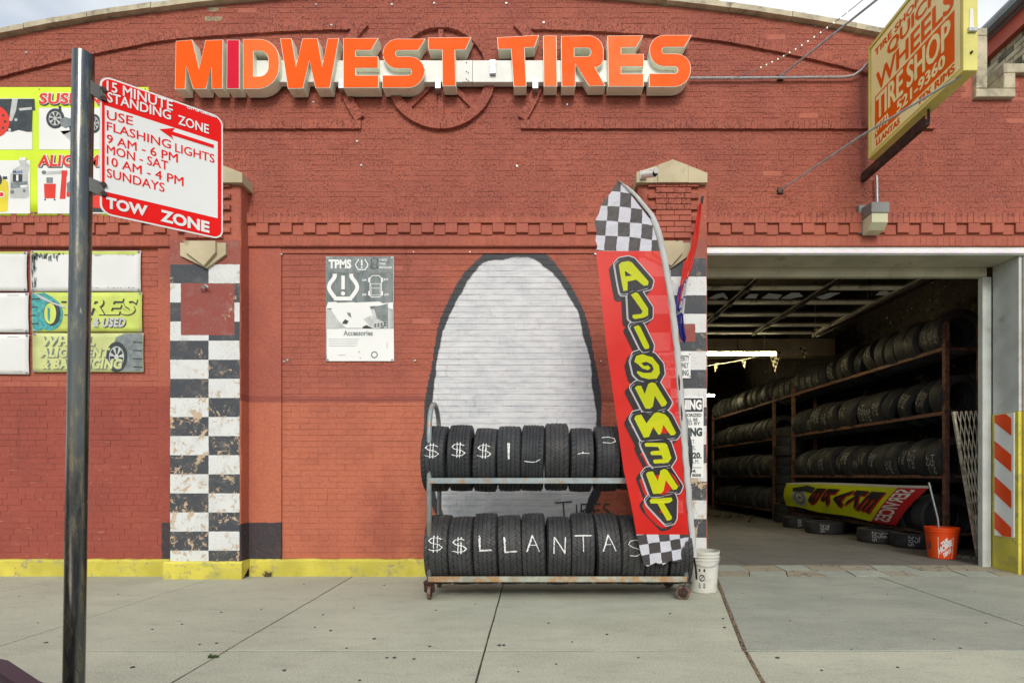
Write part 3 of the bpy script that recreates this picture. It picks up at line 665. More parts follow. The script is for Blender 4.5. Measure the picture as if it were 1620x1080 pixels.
# frieze: soldier band, dentils, fascia
def frieze(x0, x1, first):
    f = thing('frieze', '', '') if False else None
    yb = -0.055
    g = G(); g.box(x0, x1, yb+0.006, 0.03, zz(356), zz(339)); g.build('frieze_band', m_red, bld)
    q = G(); x = x0
    while x < x1-0.02:
        w = min(0.0645, x1-x); q.box(x+.003, x+w-.003, yb+R.uniform(-.0025, .0025), yb+0.01, zz(356)+.002, zz(339.5), R.random(), skip=('b',)); x += w
    q.build('soldier_bricks', m_red, bld, kind='stuff')
    g = G(); g.box(x0, x1, -0.022, 0.03, zz(375), zz(356)-0.001); g.build('frieze_recess', m_red, bld)
    px = first
    while xx(px) < x1:
        a, b = xx(px), xx(px+18.5)
        if b > x0+0.02 and a < x1-0.03:
            q = G(); jb = R.uniform(-.004, .004)
            q.bbox(max(a, x0), min(b, x1), yb+R.uniform(-.003, .003), -0.02, zz(371)+jb, zz(356)-.0015, 0.003, R.random()); q.build('dentil', m_red, bld)
            q = G(); q.bbox(min(b, x1)+.004, min(xx(px+37)-.004, x1+.01), -0.034+R.uniform(-.003, .003), -0.02, zz(373.5), zz(358), 0.002, R.random()*.6+.4); q.build('recessed_brick', m_red, bld)
        px += 37.1
    g = G(); g.bbox(x0, x1, -0.028, 0.03, zz(391.5), zz(375)-.001, 0.006, 0.55)
    g.build('fascia', m_red, bld)
    q = G(); x = x0
    while x < x1-0.02:
        w = min(R.choice([0.0645, 0.0645, 0.1]), x1-x); q.box(x+.0025, x+w-.0025, -0.031+R.uniform(-.0015, .0015), -0.02, zz(390)+R.uniform(-.002, .002), zz(377), R.random(), skip=('b',)); x += w
    q.build('fascia_bricks', m_red, bld, kind='stuff')
frieze(-9.2, XP0, -420); frieze(XP1, XR, 409); frieze(xx(1115), 7.3, 1118)
# stucco strips beside the brick panels
for a, b in ((XL1, XP0), (XP1, XI)):
    g = G(); g.box(a, b, -0.002, 0.03, 0.19, zz(391.5)-.002); g.build('stucco_strip', m_stucco, bld)
g = G(); g.box(XI, XR, 0.006, 0.03, zz(400), zz(391.5)-.002); g.build('stucco_strip', m_stucco, bld)
g = G(); g.box(DX1, DX1+0.32, 0.0, 0.03, 0.0, zz(391.5)-.002); g.build('stucco_strip', m_stucco, bld)
g = G(); g.box(DX0-0.02, DX1, -0.005, 0.03, DZ, zz(391.5)-.002); g.build('lintel_strip', M('peeled_lintel', (0.34, 0.2, 0.12), 0.8, var=0.3, vs=8, bump=0.6, bs=40, chip=(0.5, 0.42, 0.3), cthr=0.56, cs=12), bld)
# plinths
def plinth(x0, x1, yf, ztop_):
    n = max(2, int((x1-x0)/0.05)); g = G(); V = []
    for i in range(n+1):
        x = x0+(x1-x0)*i/n; j = R.uniform(-.004, .004); k = R.uniform(-.006, .006)
        V += [(x, yf+j, -0.02), (x, yf+j*.5, ztop_-0.022+k), (x, yf+0.018, ztop_+k), (x, 0.05, ztop_+k)]
    Fs = []
    for i in range(n):
        for q in range(3): a = i*4+q; Fs.append((a, a+4, a+5, a+1))
    Fs += [(0, 1, 2, 3), tuple(n*4+k for k in (3, 2, 1, 0))]
    o = mesh('plinth', V, Fs, m_yellow, bld); fix_normals(o)
plinth(-9.2, XP0-0.03, -0.05, 0.185); plinth(XP1+0.03, XR, -0.05, 0.187); plinth(XP0-0.035, XP1+0.035, -0.215, 0.187)
# pilasters
def pilaster(x0, x1, chk, cl):
    p = thing('pilaster', '', ''); del p['label']; del p['category']; p.parent = bld; p.location = (x0, -0.17, 0)
    P = p; zc = zz(289, 5.83); zk = zz(384, 5.83)
    g = G(); yf = -0.17
    n = 40
    # shaft: front face with slightly wavy worn arrises
    V = []
    for i in range(n+1):
        z = 0.15+(zc-0.15)*i/n; j = lambda: R.uniform(-.003, .003)
        V += [(x0, 0.03, z), (x0+j(), yf+.012, z), (x0+.012+j(), yf, z), (x1-.012+j(), yf, z), (x1+j(), yf+.012, z), (x1, 0.03, z)]
    Fs = []; mi = []
    for i in range(n):
        for q in range(5):
            a = i*6+q; Fs.append((a, a+1, a+7, a+6)[::-1]); z = 0.15+(zc-0.15)*(i+.5)/n
            mi.append(1 if q == 2 and z < zk else 0)
    mesh('shaft', V, Fs, [m_stucco, chk], P, mi=mi)
    # corbelled brick panel under the cap
    bx0, bx1 = x0+0.10, x1-0.10; rows = 10; ch = (zz(289, 5.83)-zz(378, 5.83))/rows
    for r in range(rows):
        z1_ = zc-r*ch-.004; z0_ = zc-(r+1)*ch+.001; short = r % 2 == 1 and r > 0
        a, b = (bx0+0.085, bx1-0.085) if short else (bx0, bx1)
        x = a
        while x < b-.02:
            w = min(R.choice([0.2, 0.14, 0.2]), b-x)
            if b-x-w < 0.05: w = b-x
            g = G(); g.bbox(x+.002, x+w-.002, yf-0.03+R.uniform(-.004, .003), yf+.001, z0_+.001, z1_-.001, .003, R.random()); g.build('corbel_brick', m_red, P); x += w
    # stone cap in three pieces: front outline in pixels at d = 5.83-.05
    def cap(poly, y0_=-0.225, y1_=0.02):
        g = G(); g.prism([(xx(a+cl, 5.78), zz(b, 5.78)) for a, b in poly], lambda a, b: (a, y0_, b), lambda a, b: (a, y1_, b+0.0)); return fix_normals(g.build('cap_stone', m_stone, P))
    cap([(1007, 289), (1040, 289), (1040, 262), (1007, 273)]); cap([(1040.6, 289), (1088, 289), (1088, 262), (1064, 253), (1040.6, 262)], -0.23); cap([(1088.6, 289), (1119, 289), (1119, 274), (1088.6, 262)])
    # pointed key stone
    kx = cl-736
    q = lambda pts: [(xx(a+(735.5 if cl == 0 else 0), 5.8), zz(b, 5.8)) for a, b in pts]
    g = G(); g.prism(q([(285, 384), (357, 384), (357, 402), (326, 424), (285, 404)]), lambda a, b: (a, -0.20, b), lambda a, b: (a, -0.165, b)); fix_normals(g.build('key_stone', m_stone, P))
    g = G(); g.prism(q([(295, 383), (343.5, 383), (343.5, 401), (325, 422), (296, 400)]), lambda a, b: (a, -0.235, b), lambda a, b: (a, -0.19, b)); fix_normals(g.build('key_stone', m_stone, P))
    return p
pilaster(XP0, XP1, m_check1, -735.5); pilaster(XR, DX0, m_check2, 0)
# coping of the curved gable
jn = [-480, -355, -255, -155, -55, 45, 144, 244, 344, 444, 548, 650, 750, 850, 950, 1052, 1152, 1250, 1349, 1398]
for a, b in zip(jn[:-1], jn[1:]):
    n = 5; V = []; dz = R.uniform(-.004, .004)
    for i in range(n+1):
        px = a+0.5+(b-a-1)*i/n; x = xx(px); z = zz(ytop(px))+dz+R.uniform(-.002, .002)
        V += [(x, -0.06, z+.006), (x, -0.06, z+0.062), (x, -0.045, z+0.078), (x, 0.42, z+0.085), (x, 0.42, z)]
    Fs = []
    for i in range(n):
        for q in range(5): c = i*5+q; e = i*5+(q+1) % 5; Fs.append((c, e, e+5, c+5))
    Fs += [(0, 1, 2, 3, 4), tuple(n*5+k for k in (4, 3, 2, 1, 0))]
    fix_normals(mesh('coping_stone', V, Fs, m_coping, bld))
# clay tile lumps along the top of the coping
g = G()
for k in range(70):
    px = -460+k*27; 
    if px > 1390: break
    x = xx(px); z = zz(ytop(px))+0.08; g.box(x-.03, x+.03, -0.02, 0.1, z, z+R.uniform(.012, .03), R.random())
g.build('mortar_lumps', m_coping, bld, kind='stuff')
def stone(x0, x1, z0, z1, nm='coping_stone', y0_=-0.05):
    g = G(); g.bbox(x0, x1, y0_, 0.40, z0, z1, .006); g.build(nm, m_coping, bld)
stone(xx(1400), xx(1556.5), zz(62), zz(50)); stone(xx(1539), xx(1556.5), zz(144.5), zz(62)-.002); stone(xx(1538.5), xx(1600.5), zz(158), zz(145))
stone(xx(1582.5), xx(1600.5), zz(144.5), zz(120.5)); stone(xx(1582), xx(1650), zz(120), zz(105.5)); stone(xx(1650.5), 7.3, zz(120), zz(105.5))
# relief work in header brick: curved band, straight band, curved ends, the wheel
REL = G()
def relief_path(pts, w, yf=-0.03, step=0.066, closed=False, G_=None, each=None):
    P = [Vector((xx(a), zz(b))) for a, b in pts]
    if closed: P.append(P[0])
    seg = [(P[i+1]-P[i]).length for i in range(len(P)-1)]; L = sum(seg); n = max(1, round(L/step)); cum = [0]
    for s in seg: cum.append(cum[-1]+s)
    def at(s):
        s = min(max(s, 0), L); i = 0
        while i < len(seg)-1 and cum[i+1] < s: i += 1
        t = (s-cum[i])/seg[i]; d = (P[i+1]-P[i]).normalized(); return P[i].lerp(P[i+1], t), d
    for k in range(n):
        a, da = at(L*k/n+.0011); b, db = at(L*(k+1)/n-.0011); na = Vector((-da.y, da.x)); nb = Vector((-db.y, db.x)); ww = w/2+R.uniform(-.002, .003); y = yf+R.uniform(-.0015, .001)
        c = [(a-na*ww), (b-nb*ww), (b+nb*ww), (a+na*ww)]
        V = [(p.x, y, p.y) for p in c]+[(p.x, 0.006, p.y) for p in c]; Fs = [(0,1,2,3),(0,4,5,1),(1,5,6,2),(2,6,7,3),(3,7,4,0)]; tn = R.random()*.7+.15
        if each: each(V, Fs, tn)
        else: (G_ or REL).add(V, Fs, tn)
def smoothp(pts, n=8):
    out = []
    for i in range(len(pts)-1):
        p0 = Vector(pts[max(i-1, 0)]); p1 = Vector(pts[i]); p2 = Vector(pts[i+1]); p3 = Vector(pts[min(i+2, len(pts)-1)])
        for k in range(n):
            t = k/n; out.append(tuple(0.5*((2*p1)+(p2-p0)*t+(2*p0-5*p1+4*p2-p3)*t*t+(3*p1-p0-3*p2+p3)*t**3)))
    out.append(tuple(pts[-1])); return out
for s in (-1, 1):
    mir = lambda dx: 698+s*dx
    relief_path(smoothp([(mir(128), 43), (mir(200), 44), (mir(300), 49), (mir(420), 58), (mir(502), 72), (mir(600), 93), (mir(698), 118), (mir(790), 146)]), 0.098)
    relief_path([(mir(126), 199), (mir(778), 199)], 0.096)
    relief_path(smoothp([(mir(120), 38), (mir(140), 62), (mir(153), 90), (mir(157), 118), (mir(151), 145), (mir(141), 168), (mir(128), 190)]), 0.105, yf=-0.034)
fix_normals(REL.build('relief_band', m_red, bld, kind='stuff'))
wh = thing('wheel_relief', '', ''); del wh['label']; del wh['category']; wh.parent = bld; wh.location = (xx(698), 0, zz(120))
def one(V, Fs, tn):
    o = mesh('brick', V, Fs, m_red, wh, tone=[tn]*len(Fs)); fix_normals(o)
relief_path(circ(698, 120, 79.5, n=60), 0.108, yf=-0.045, step=0.068, closed=True, each=one)
for ang in range(0, 360, 45):
    a = math.radians(ang+90); q = G()
    relief_path([(698+8*math.cos(a), 120+8*math.sin(a)), (698+71*math.cos(a), 120+71*math.sin(a))], 0.058, yf=-0.03, step=0.2, G_=q); fix_normals(q.build('spoke', m_red, wh))
for px, py in ((343, 15), (338, 30), (1056, 7)):
    g = G(); g.box(xx(px-14), xx(px+14), -0.001, .01, zz(py+3.5), zz(py-3.5)); g.build('missing_brick', M('old_mortar', (.3, .24, .15), .9, var=.4, vs=30, bump=.8), bld)
# door surround
fr = m_head
def part(nm, x0, x1, y0_, y1_, z0, z1, m, par=None): 
    g = G(); g.bbox(x0, x1, y0_, y1_, z0, z1, .003); return g.build(nm, m, par or bld)
part('door_head', DX0+.001, DX1-.002, 0.0, 0.34, DZ-0.03, DZ-.002, m_head)
part('head_trim', DX0-.01, DX1+0.03, -0.03, -0.001, DZ-0.035, DZ+0.05, m_jamb)
part('head_stop', DX0, DX1-.1, 0.345, 0.41, DZ-0.14, DZ-0.003, m_head)
part('door_jamb', DX1-0.035, DX1-.001, 0.0, 0.34, zz(650), DZ-0.032, m_jamb)
part('jamb_base', DX1-0.04, DX1-.001, 0.0, 0.34, 0.0, zz(650)-.002, m_yellow)
part('jamb_trim', DX1+.001, DX1+0.11, -0.03, -0.004, zz(650), DZ-0.037, m_jamb)
part('jamb_base', DX1+.001, DX1+0.25, -0.04, -0.004, 0.0, zz(650)-.002, m_yellow)
part('jamb_stop', DX1-0.15, DX1-0.045, 0.345, 0.41, 0.02, DZ-0.142, m_jamb)
# mural: whitewash over the brick relief with a plain rounded black outline
g = G(); cx, cz, hx, hz = xx(812), zz(640), 1.16, 1.78
rows = round((zz(400)-0.19)/0.0665); ch = (zz(400)-0.19)/rows
def inside(x, z): return (abs((x-cx)/hx/(1-.3*((z-cz)/hz/2+.5)))**2.5+abs((z-cz)/hz)**2.5) < 1+0.03*math.sin(z*7)+0.02*math.sin(x*11+z*5)
g = G(); ok = lambda x, z: 0.2 < z < zz(399) and x < XR-.01 and inside(x, z)
for a, b, y, ym, za, zb in MB_:                       # paint film over every brick it reaches
    n = max(1, round((b-a)/.013)); ins_ = [ok(a+(b-a)*(k+.5)/n, za+(zb-za)*(q+.5)/4) for k in range(n) for q in range(4)]
    if all(ins_): g.box(a-.0008, b+.0008, y-.0012, ym-.0004, za-.0006, zb+.0006, skip=('b',)); continue
    for k in range(n*4):
        if ins_[k]: kx, kz = divmod(k, 4); x0, x1 = a+(b-a)*kx/n, a+(b-a)*(kx+1)/n; z0, z1 = za+(zb-za)*kz/4, za+(zb-za)*(kz+1)/4; g.add([(x0, y-.0012, z0), (x1, y-.0012, z0), (x1, y-.0012, z1), (x0, y-.0012, z1)], [(0, 1, 2, 3)])
nx, nz = 90, 150                                       # and into the joints
for i in range(nx):
    for j in range(nz):
        x, z = cx-hx*1.04+2.08*hx*(i+.5)/nx, .2+(zz(400)-.2)*(j+.5)/nz; dx, dz = 1.04*hx/nx, (zz(400)-.2)/nz/2
        if ok(x, z) and ok(x-dx, z) and ok(x+dx, z): g.add([(x-dx, .0247, z-dz), (x+dx, .0247, z-dz), (x+dx, .0247, z+dz), (x-dx, .0247, z+dz)], [(0, 1, 2, 3)])
V, Fs = g.V, g.F
mu = mesh('painted_mural', V, Fs, m_mural); tag(mu, 'large plain whitewashed patch with thick black outline painted on the brick behind the rack', 'mural')
mp = wallplane(0.012)
st = [[(878,795),(905,793)],[(891,795),(893,822)],[(912,797),(913,818)],[(919,818),(920,797),(929,797),(931,803),(921,808),(933,818)],[(950,796),(939,797),(940,817),(951,816)],[(940,807),(949,806)],[(965,797),(957,797),(955,803),(962,808),(964,814),(955,817)]]
qs = [q for s_ in st for q in ribbon2(s_, 2.2)]
flats('lettering', qs, mp, 0.0, m_dkprint, mu)
# ------------------------------------------------------------------ big letter sign
sg = thing('letter_sign', 'long row of orange channel letters on a white raceway high on the brick gable', 'shop sign', (xx(690), -0.03, zz(110)))
DF = 5.84; YF = DF-DW; SL = Plane((0, YF, 0), (0, -1, 0))
c7 = lambda pts: [(260+p[0]/3.682, 40+p[1]/3.682)+((p[2]/3.682,) if len(p) > 2 else ()) for p in pts]
c8 = lambda pts: [(680+p[0]/3.682, 40+p[1]/3.682)+((p[2]/3.682,) if len(p) > 2 else ()) for p in pts]
Sp = [(1522,80),(1272,80,88),(1272,254,88),(1440,254,20),(1440,292,20),(1270,292),(1270,366),(1517,366,100),(1517,183,84),(1348,183,17),(1348,148,17),(1480,148)]
S2 = [((p[0]-1270)*0.985+1277, (p[1]-80)*302/286+58)+tuple(p[2:]) for p in Sp]
LET = [
 (c7([(67,93),(163,85),(203,255),(240,88),(342,85),(340,371),(276,371),(273,238),(243,372),(168,372),(128,238),(122,373),(62,373)]), [], m_orange),
 (c7([(365,86),(438,86),(438,371),(363,371)]), [], m_crimson),
 (c7([(458,82),(670,80,118),(670,372,130),(458,372)]), [c7([(520,152),(605,152,48),(605,298,52),(520,298)])], m_orange2),
 (c7([(675,78),(742,78),(768,240),(805,78),(893,78),(920,240),(952,78),(1018,76),(965,367),(880,367),(845,207),(808,369),(720,371)]), [], m_orange),
 (c7([(1042,76),(1247,76),(1205,148),(1115,148),(1115,182),(1246,182),(1247,252),(1115,252),(1115,292),(1250,292),(1248,366),(1042,366)]), [], m_orange),
 (c7(Sp), [], m_orange),
 ([(677,60),(745.5,59),(736.5,79),(720,79.5),(721,136.5),(700,136.5),(699.5,79.5),(678,79)], [], m_orange),
 (c8([(392,72),(636,58),(610,130),(552,133),(563,357),(488,358),(473,140),(397,142)]), [], m_orange),
 (c8([(660,62),(738,62),(742,357),(664,357)]), [], m_orange2),
 (c8([(765,64),(1012,58,88),(1012,246,70),(962,246),(1023,354),(928,356),(848,228),(848,357),(768,358)]), [c8([(842,134),(938,133,24),(938,183,24),(842,183)])], m_orange),
 (c8([(1035,62),(1243,60),(1203,130),(1115,132),(1115,168),(1246,168),(1246,242),(1115,242),(1115,283),(1246,284),(1246,358),(1040,358)]), [], m_orange2),
 (c8(S2), [], m_orange)]
for P, H, mt in LET:
    p = fillet(P); hs = [fillet(h) for h in H]
    g = G(); g.prism(p, lambda a, b: SL(a, b, 0), lambda a, b: SL(a, b, 0)+Vector((0, 0.135, 0)), hs)
    l = fix_normals(g.build('letter', m_return, sg))
    flat('letter_face', inset(p, 0.75), SL, 0.003, mt, l, [inset(h, -0.75) for h in hs])
bl = wallplane(-0.10)
g = G(); A = bl(405, 95.5); B = bl(1082, 130); g.bbox(xx(405, 5.9), xx(747, 5.9), -0.10, -0.03, B.z, A.z, .003); g.build('raceway', m_raceway, sg)
g = G(); g.bbox(xx(747.6, 5.9), xx(1082, 5.9), -0.10, -0.03, B.z, A.z, .003); g.build('raceway', m_raceway, sg)
g = G(); g.bbox(xx(732, 5.9), xx(747.2, 5.9), -0.103, -0.1, B.z+.002, A.z-.002, .001); g.build('splice_plate', m_raceway, sg)
for px in (693, 847, 540): 
    g = G(); g.bbox(xx(px-4.5, 5.9), xx(px+4.5, 5.9), -0.112, -0.0, zz(141, 5.9), zz(126, 5.9), .003); g.build('bracket', m_galv, sg)
g = G(); g.bbox(xx(775, 5.9), xx(784.5, 5.9), -0.135, -0.1, zz(120, 5.9), zz(98, 5.9), .004); g.build('switch_box', m_galv, sg)
for px, py in ((738,100),(738,114),(738,126),(741,128),(741,116)):
    g = G(); P = bl(px, py); g.tube([P+Vector((0, 0.0, 0)), P+Vector((0, -.008, 0))], 0.006, 8); g.build('screw', m_dkmetal, sg)
g = G(); g.tube([W(1092, 124, 5.96), W(1200, 123.5, 5.96), W(1335, 122.5, 5.96), W(1350, 120, 5.95), W(1362, 112, 5.93), W(1373, 100, 5.9), W(1378, 94, 5.88)], 0.014, 8)
tag(g.build('conduit', m_galv, None), 'thin grey steel conduit pipe running from the orange letters to the projecting shop sign', 'conduit', 'electrical conduits')
# ------------------------------------------------------------------ projecting shop sign
XS = 3.74; ps = thing('projecting_sign', 'yellow box sign with orange lettered panels jutting from the wall above the garage opening', 'shop sign', (XS, -0.1, 4.57))
dI, dO = 5.83, 4.545; zb, zt = 4.56, 5.775
pS = Plane((XS-0.06, 0, 0), (-1, 0, 0))
sx0, sx1 = XS-0.052, XS+0.06
g = G(); g.bbox(sx0, sx1, dO-DW, dI-DW, zb, zt, .004); g.build('cabinet', m_shopyellow, ps)
g = G(); g.box(sx0-.004, sx0-.001, dO-DW+.045, dI-DW-.045, zb+.05, zt-.05); face = g.build('sign_face', m_shopface, ps)
g = G()
for a, b, c, d_ in ((dO, dI, zb, zb+.03), (dO, dI, zt-.03, zt), (dO, dO+.022, zb+.03, zt-.03), (dI-.022, dI, zb+.03, zt-.03)): g.box(sx0-.012, sx0+.001, a-DW, b-DW, c, d_)
g.build('face_frame', m_shopyellow, ps)
PF = Plane((sx0-.004, 0, 0), (-1, 0, 0))
# face coordinates: u from wall end (0) to street end (1), v from the bottom (0) to the top (1)
def uv(u, v, off=0.0): return Vector((sx0-.004-off, (dI-.045)*(1-u)+(dO+.045)*u-DW, zb+.05+v*(zt-zb-.1)))
def ftxt(body, u0, v0, u1, h, mat, off=.002, bold=.034, par=face, v1=None):
    V, Fs = text_geo(body, bold, 1.0); v1 = v0 if v1 is None else v1
    for k, (du, dv) in enumerate(((-.005, 0), (.005, 0), (0, .003), (0, -.003))): mesh('lettering', [uv(u0+du+(u1-u0)*a, v0+dv+h*b, off+.0002*k) for a, b in V], Fs, mat, par)
g = G(); g.add([uv(.05, .10, .0012), uv(.95, .10, .0012), uv(.95, .50, .0012), uv(.05, .50, .0012)], [(0, 1, 2, 3)]); g.build('orange_panel', m_shoporange, face)
ftxt('TIRE SHOP', .05, .885, .60, .065, m_shoporange, bold=0)
ftxt('QUICKIE', .22, .725, .94, .14, m_shoporange, bold=.008)
ftxt('WHEELS', .07, .525, .94, .18, m_shoporange, bold=.008)
ftxt('TIRE', .07, .26, .41, .22, m_shopface, .003, .01); ftxt('SHOP', .46, .26, .91, .22, m_shopface, .003, .01)
ftxt('(773)', .06, .125, .23, .10, m_shopface, .003, .005); ftxt('521-9360', .34, .135, .86, .10, m_shopface, .003, .005)
ftxt('LLANTAS', .07, .022, .37, .055, m_shoporange, bold=0); ftxt('FIX RIMS', .60, .022, .95, .06, m_shoporange, bold=0)
P = Vector((XS+.01, dO-DW, 0))
g = G(); g.prism([(XS-.018, zb+.36), (XS+.02, zb+.36), (XS+.015, zb+.52), (XS-.01, zb+.52)], lambda a, b: (a, dO-DW-.006, b), lambda a, b: (a, dO-DW+.001, b)); g.build('patch', m_raceway, ps)
g = G(); g.bbox(XS-.03, XS+.04, dO-DW-.02, dO-DW, zb+.32, zb+.355, .003); g.build('clasp', m_galv, ps)
g = G(); g.tube([(XS, dO-DW+.002, zb+.15), (XS, dO-DW-.012, zb+.15)], .011, 10); g.build('bolt', m_dkmetal, ps)
g = G(); g.bar((XS-.02, -0.01, 4.435), (XS-.02, -0.98, 4.435), .05, .055); g.bar((XS-.04, -0.01, 4.46), (XS-.04, -0.98, 4.46), .006, .08); g.build('support_beam', m_dkmetal, ps)
g = G(); g.tube([(XS, -0.97, 4.45), (XS, -0.97, 4.57)], .012, 8); g.build('hanger', m_dkmetal, ps)
g = G(); g.tube([(2.79, -0.01, 4.31), (3.25, -0.72, 4.465), (XS-.03, dO-DW+.06, zb+.0)], .010, 8); g.build('guy_rod', m_galv, ps)
g = G(); g.tube([(2.79, -0.01, 5.585), (XS-.03, dO-DW+.06, zt+.02)], .011, 8); g.build('guy_rod', m_galv, ps)
g = G(); g.tube([(XS, dO-DW+.06, zt-.02), (XS, dO-DW+.06, zt+.05)], .02, 8); g.build('eye_bolt', m_dkmetal, ps)
for z in (4.31, 5.575):
    g = G(); g.bbox(2.76, 2.82, -0.022, 0, z-.035, z+.03, .003); g.build('wall_plate', m_dkmetal, ps)
# string of little bulbs from the wall up to the sign
sl_ = thing('light_string', 'thin drooping wire with tiny glowing bulbs rising from the brick gable toward the sign', 'string lights', W(1158, 126, 5.95))
A, B = W(1158, 126, 5.95), W(1392, -22, 4.9)
pts = [A.lerp(B, k/24)+Vector((0, 0, -0.10*math.sin(math.pi*k/24))) for k in range(25)]
g = G(); g.tube(pts, 0.004, 5); g.build('wire', m_galv, sl_)
for k in range(5, 20):
    g = G(); p = pts[k].lerp(pts[k+1], .5) if k < 24 else pts[k]; r = .008
    g.add([p+Vector(v)*r for v in ((1,0,0),(-1,0,0),(0,1,0),(0,-1,0),(0,0,1),(0,0,-1))], [(0,2,4),(2,1,4),(1,3,4),(3,0,4),(2,0,5),(1,2,5),(3,1,5),(0,3,5)]); g.build('bulb', m_bulb, sl_)
# wall pack lamp and its conduit
lp = thing('wall_lamp', 'small grey wall pack lamp with a yellowed lens below the projecting sign', 'lamp', W(1386, 364, 5.9))
x0, x1 = xx(1369.5, 5.85), xx(1401, 5.85)
g = G(); g.bbox(x0-.01, x1+.0, -0.05, -0.0, zz(366, 5.9), zz(320, 5.9), .006); g.build('back_box', m_lampgrey, lp)
g = G(); g.prism([(0, zz(337, 5.8)), (-.17, zz(337, 5.8)), (-.17, zz(321, 5.8)), (0, zz(318, 5.8))], lambda a, b: (x0+.02, a-.05, b), lambda a, b: (x1-.005, a-.05, b), back=True); fix_normals(g.build('hood', m_lampgrey, lp))
g = G(); g.prism([(0, zz(363, 5.8)), (-.10, zz(361, 5.8)), (-.16, zz(352, 5.8)), (-.16, zz(337.5, 5.8)), (0, zz(337.5, 5.8))], lambda a, b: (x0+.03, a-.05, b), lambda a, b: (x1-.015, a-.05, b), back=True); fix_normals(g.build('lens', m_lens, lp))
g = G(); g.tube([W(1388, 320, 5.95), W(1387, 278, 5.95)], .013, 8)
tag(g.build('conduit', m_galv), 'short vertical grey conduit dropping from the sign beam to the wall lamp', 'conduit', 'electrical conduits')
# ------------------------------------------------------------------ parking sign on its pole
pole = thing('street_sign', 'red and white parking sign on a worn round steel pole at the left', 'street sign', (-1.607, -4.12, 0))
pt = lambda z: Vector((-1.613+0.0155*z, -4.12, z))
g = G(); zs = [0, .5, 1.0, 1.5, 1.98, 2.0, 2.3, 2.598]; g.tube([pt(z) for z in zs], [.0315]*8, 28, caps=False)
b = len(g.V); top = pt(2.598)
for k in range(28): a = 2*math.pi*k/28; g.V.append((top.x+.0275*math.cos(a), top.y+.0275*math.sin(a), 2.598))
for k in range(28): a = 2*math.pi*k/28; g.V.append((top.x+.0275*math.cos(a), top.y+.0275*math.sin(a), 2.3))
g.build('pole', m_pole, pole, smooth=True)
g = G(); g.tube([(pt(2.598).x, -4.12, 2.575), (pt(2.598).x, -4.12, 2.59)], .029, 24); g.build('pole_cap', m_dkmetal, pole)
g = G(); g.lathe([(.07, 0), (.07, .012), (.036, .02), (.033, .05)], (-1.613, -4.12, 0), 24); g.build('base_flange', m_dkmetal, pole)
A2 = Vector((-1.536, 1.905-DW, 0)); B2 = Vector((-1.25, 2.17-DW, 0)); ud = (B2-A2).normalized(); nrm = Vector((ud.y, -ud.x, 0)); 
if nrm.y > 0: nrm = -nrm
SP = Plane(A2, nrm)
sp_ = lambda px, py, off=0: SP(px, py, off)
zT, zB = 2.549, 2.053; wS = (B2-A2).length
loc = lambda u, v, off=0: A2+ud*u+Vector((0, 0, v+.058*u))+nrm*off
outl = fillet([(0, zB, .035), (wS, zB, .035), (wS, zT, .035), (0, zT, .035)])
g = G(); g.prism(outl, lambda a, b: loc(a, b, 0), lambda a, b: loc(a, b, -.0025), back=True); pn = fix_normals(g.build('sign_panel', m_signwhite, pole))
ins = inset(outl, .006); inner_top = zT-.106; 
def reg(poly, off, m, nm='print'): g = G(); g.prism(poly, lambda a, b: loc(a, b, off), None, sides=False); return g.build(nm, m, pn)
# red border frame with a white field
reg(ins, .0008, m_signred, 'border')
reg([(.014, zB+.082), (wS-.019, zB+.082), (wS-.019, inner_top), (.014, inner_top)], .0016, m_signwhite, 'field')
def st(body, p0, p1, h, mat, bold=.0, off=.0026, sp=1.0, h1=None):
    for k, (dx, dy) in enumerate(((-.35, 0), (.35, 0), (0, -.3), (0, .3)) if mat is m_signwhite else ((-.25, 0), (.25, .1))): txt(body, sp_, (p0[0]+dx, p0[1]+dy), (p1[0]+dx, p1[1]+dy), h, off+.00012*k, mat, pn, bold=bold if 'M' not in body else 0, space=sp, hpx1=h1)
st('15 MINUTE', (169, 144), (273, 176), 15.5, m_signwhite, 0, h1=15.5); st('STANDING', (170, 161.5), (270, 190.5), 15.5, m_signwhite, .003, h1=14.5)
st('ZONE', (282, 197), (330, 212.5), 14.5, m_signwhite, .003, h1=14); st('CITY OF CHICAGO', (296, 172), (342, 187), 3.6, m_signwhite, .0, h1=3.2)
st('USE', (169, 189), (210, 199), 14.5, m_signred, h1=14.2); st('FLASHING', (169, 206.5), (270, 236), 13.8, m_signred, h1=13.4); st('LIGHTS', (277, 240.5), (339, 258.5), 13.5, m_signred, h1=13.5)
st('9 AM - 6 PM', (169, 226), (281, 258), 13.5, m_signred, h1=14); st('MON - SAT', (169, 243), (266, 270), 13.8, m_signred, h1=14)
st('10 AM - 4 PM', (169, 261), (290, 295), 13.8, m_signred, h1=14.2); st('SUNDAYS', (169, 280.5), (260, 304.5), 14, m_signred, h1=14.2)
st('TOW', (168, 329.5), (233, 343), 18, m_signwhite, .03, h1=17); st('ZONE', (254, 350), (331, 369), 18.5, m_signwhite, .03, h1=17.5)
arrow = [(252,205),(276.5,203),(272.5,208.5),(338,229.5),(338,235),(271,214),(274.5,221)]
flat('arrow', arrow, sp_, .0026, m_signred, pn)
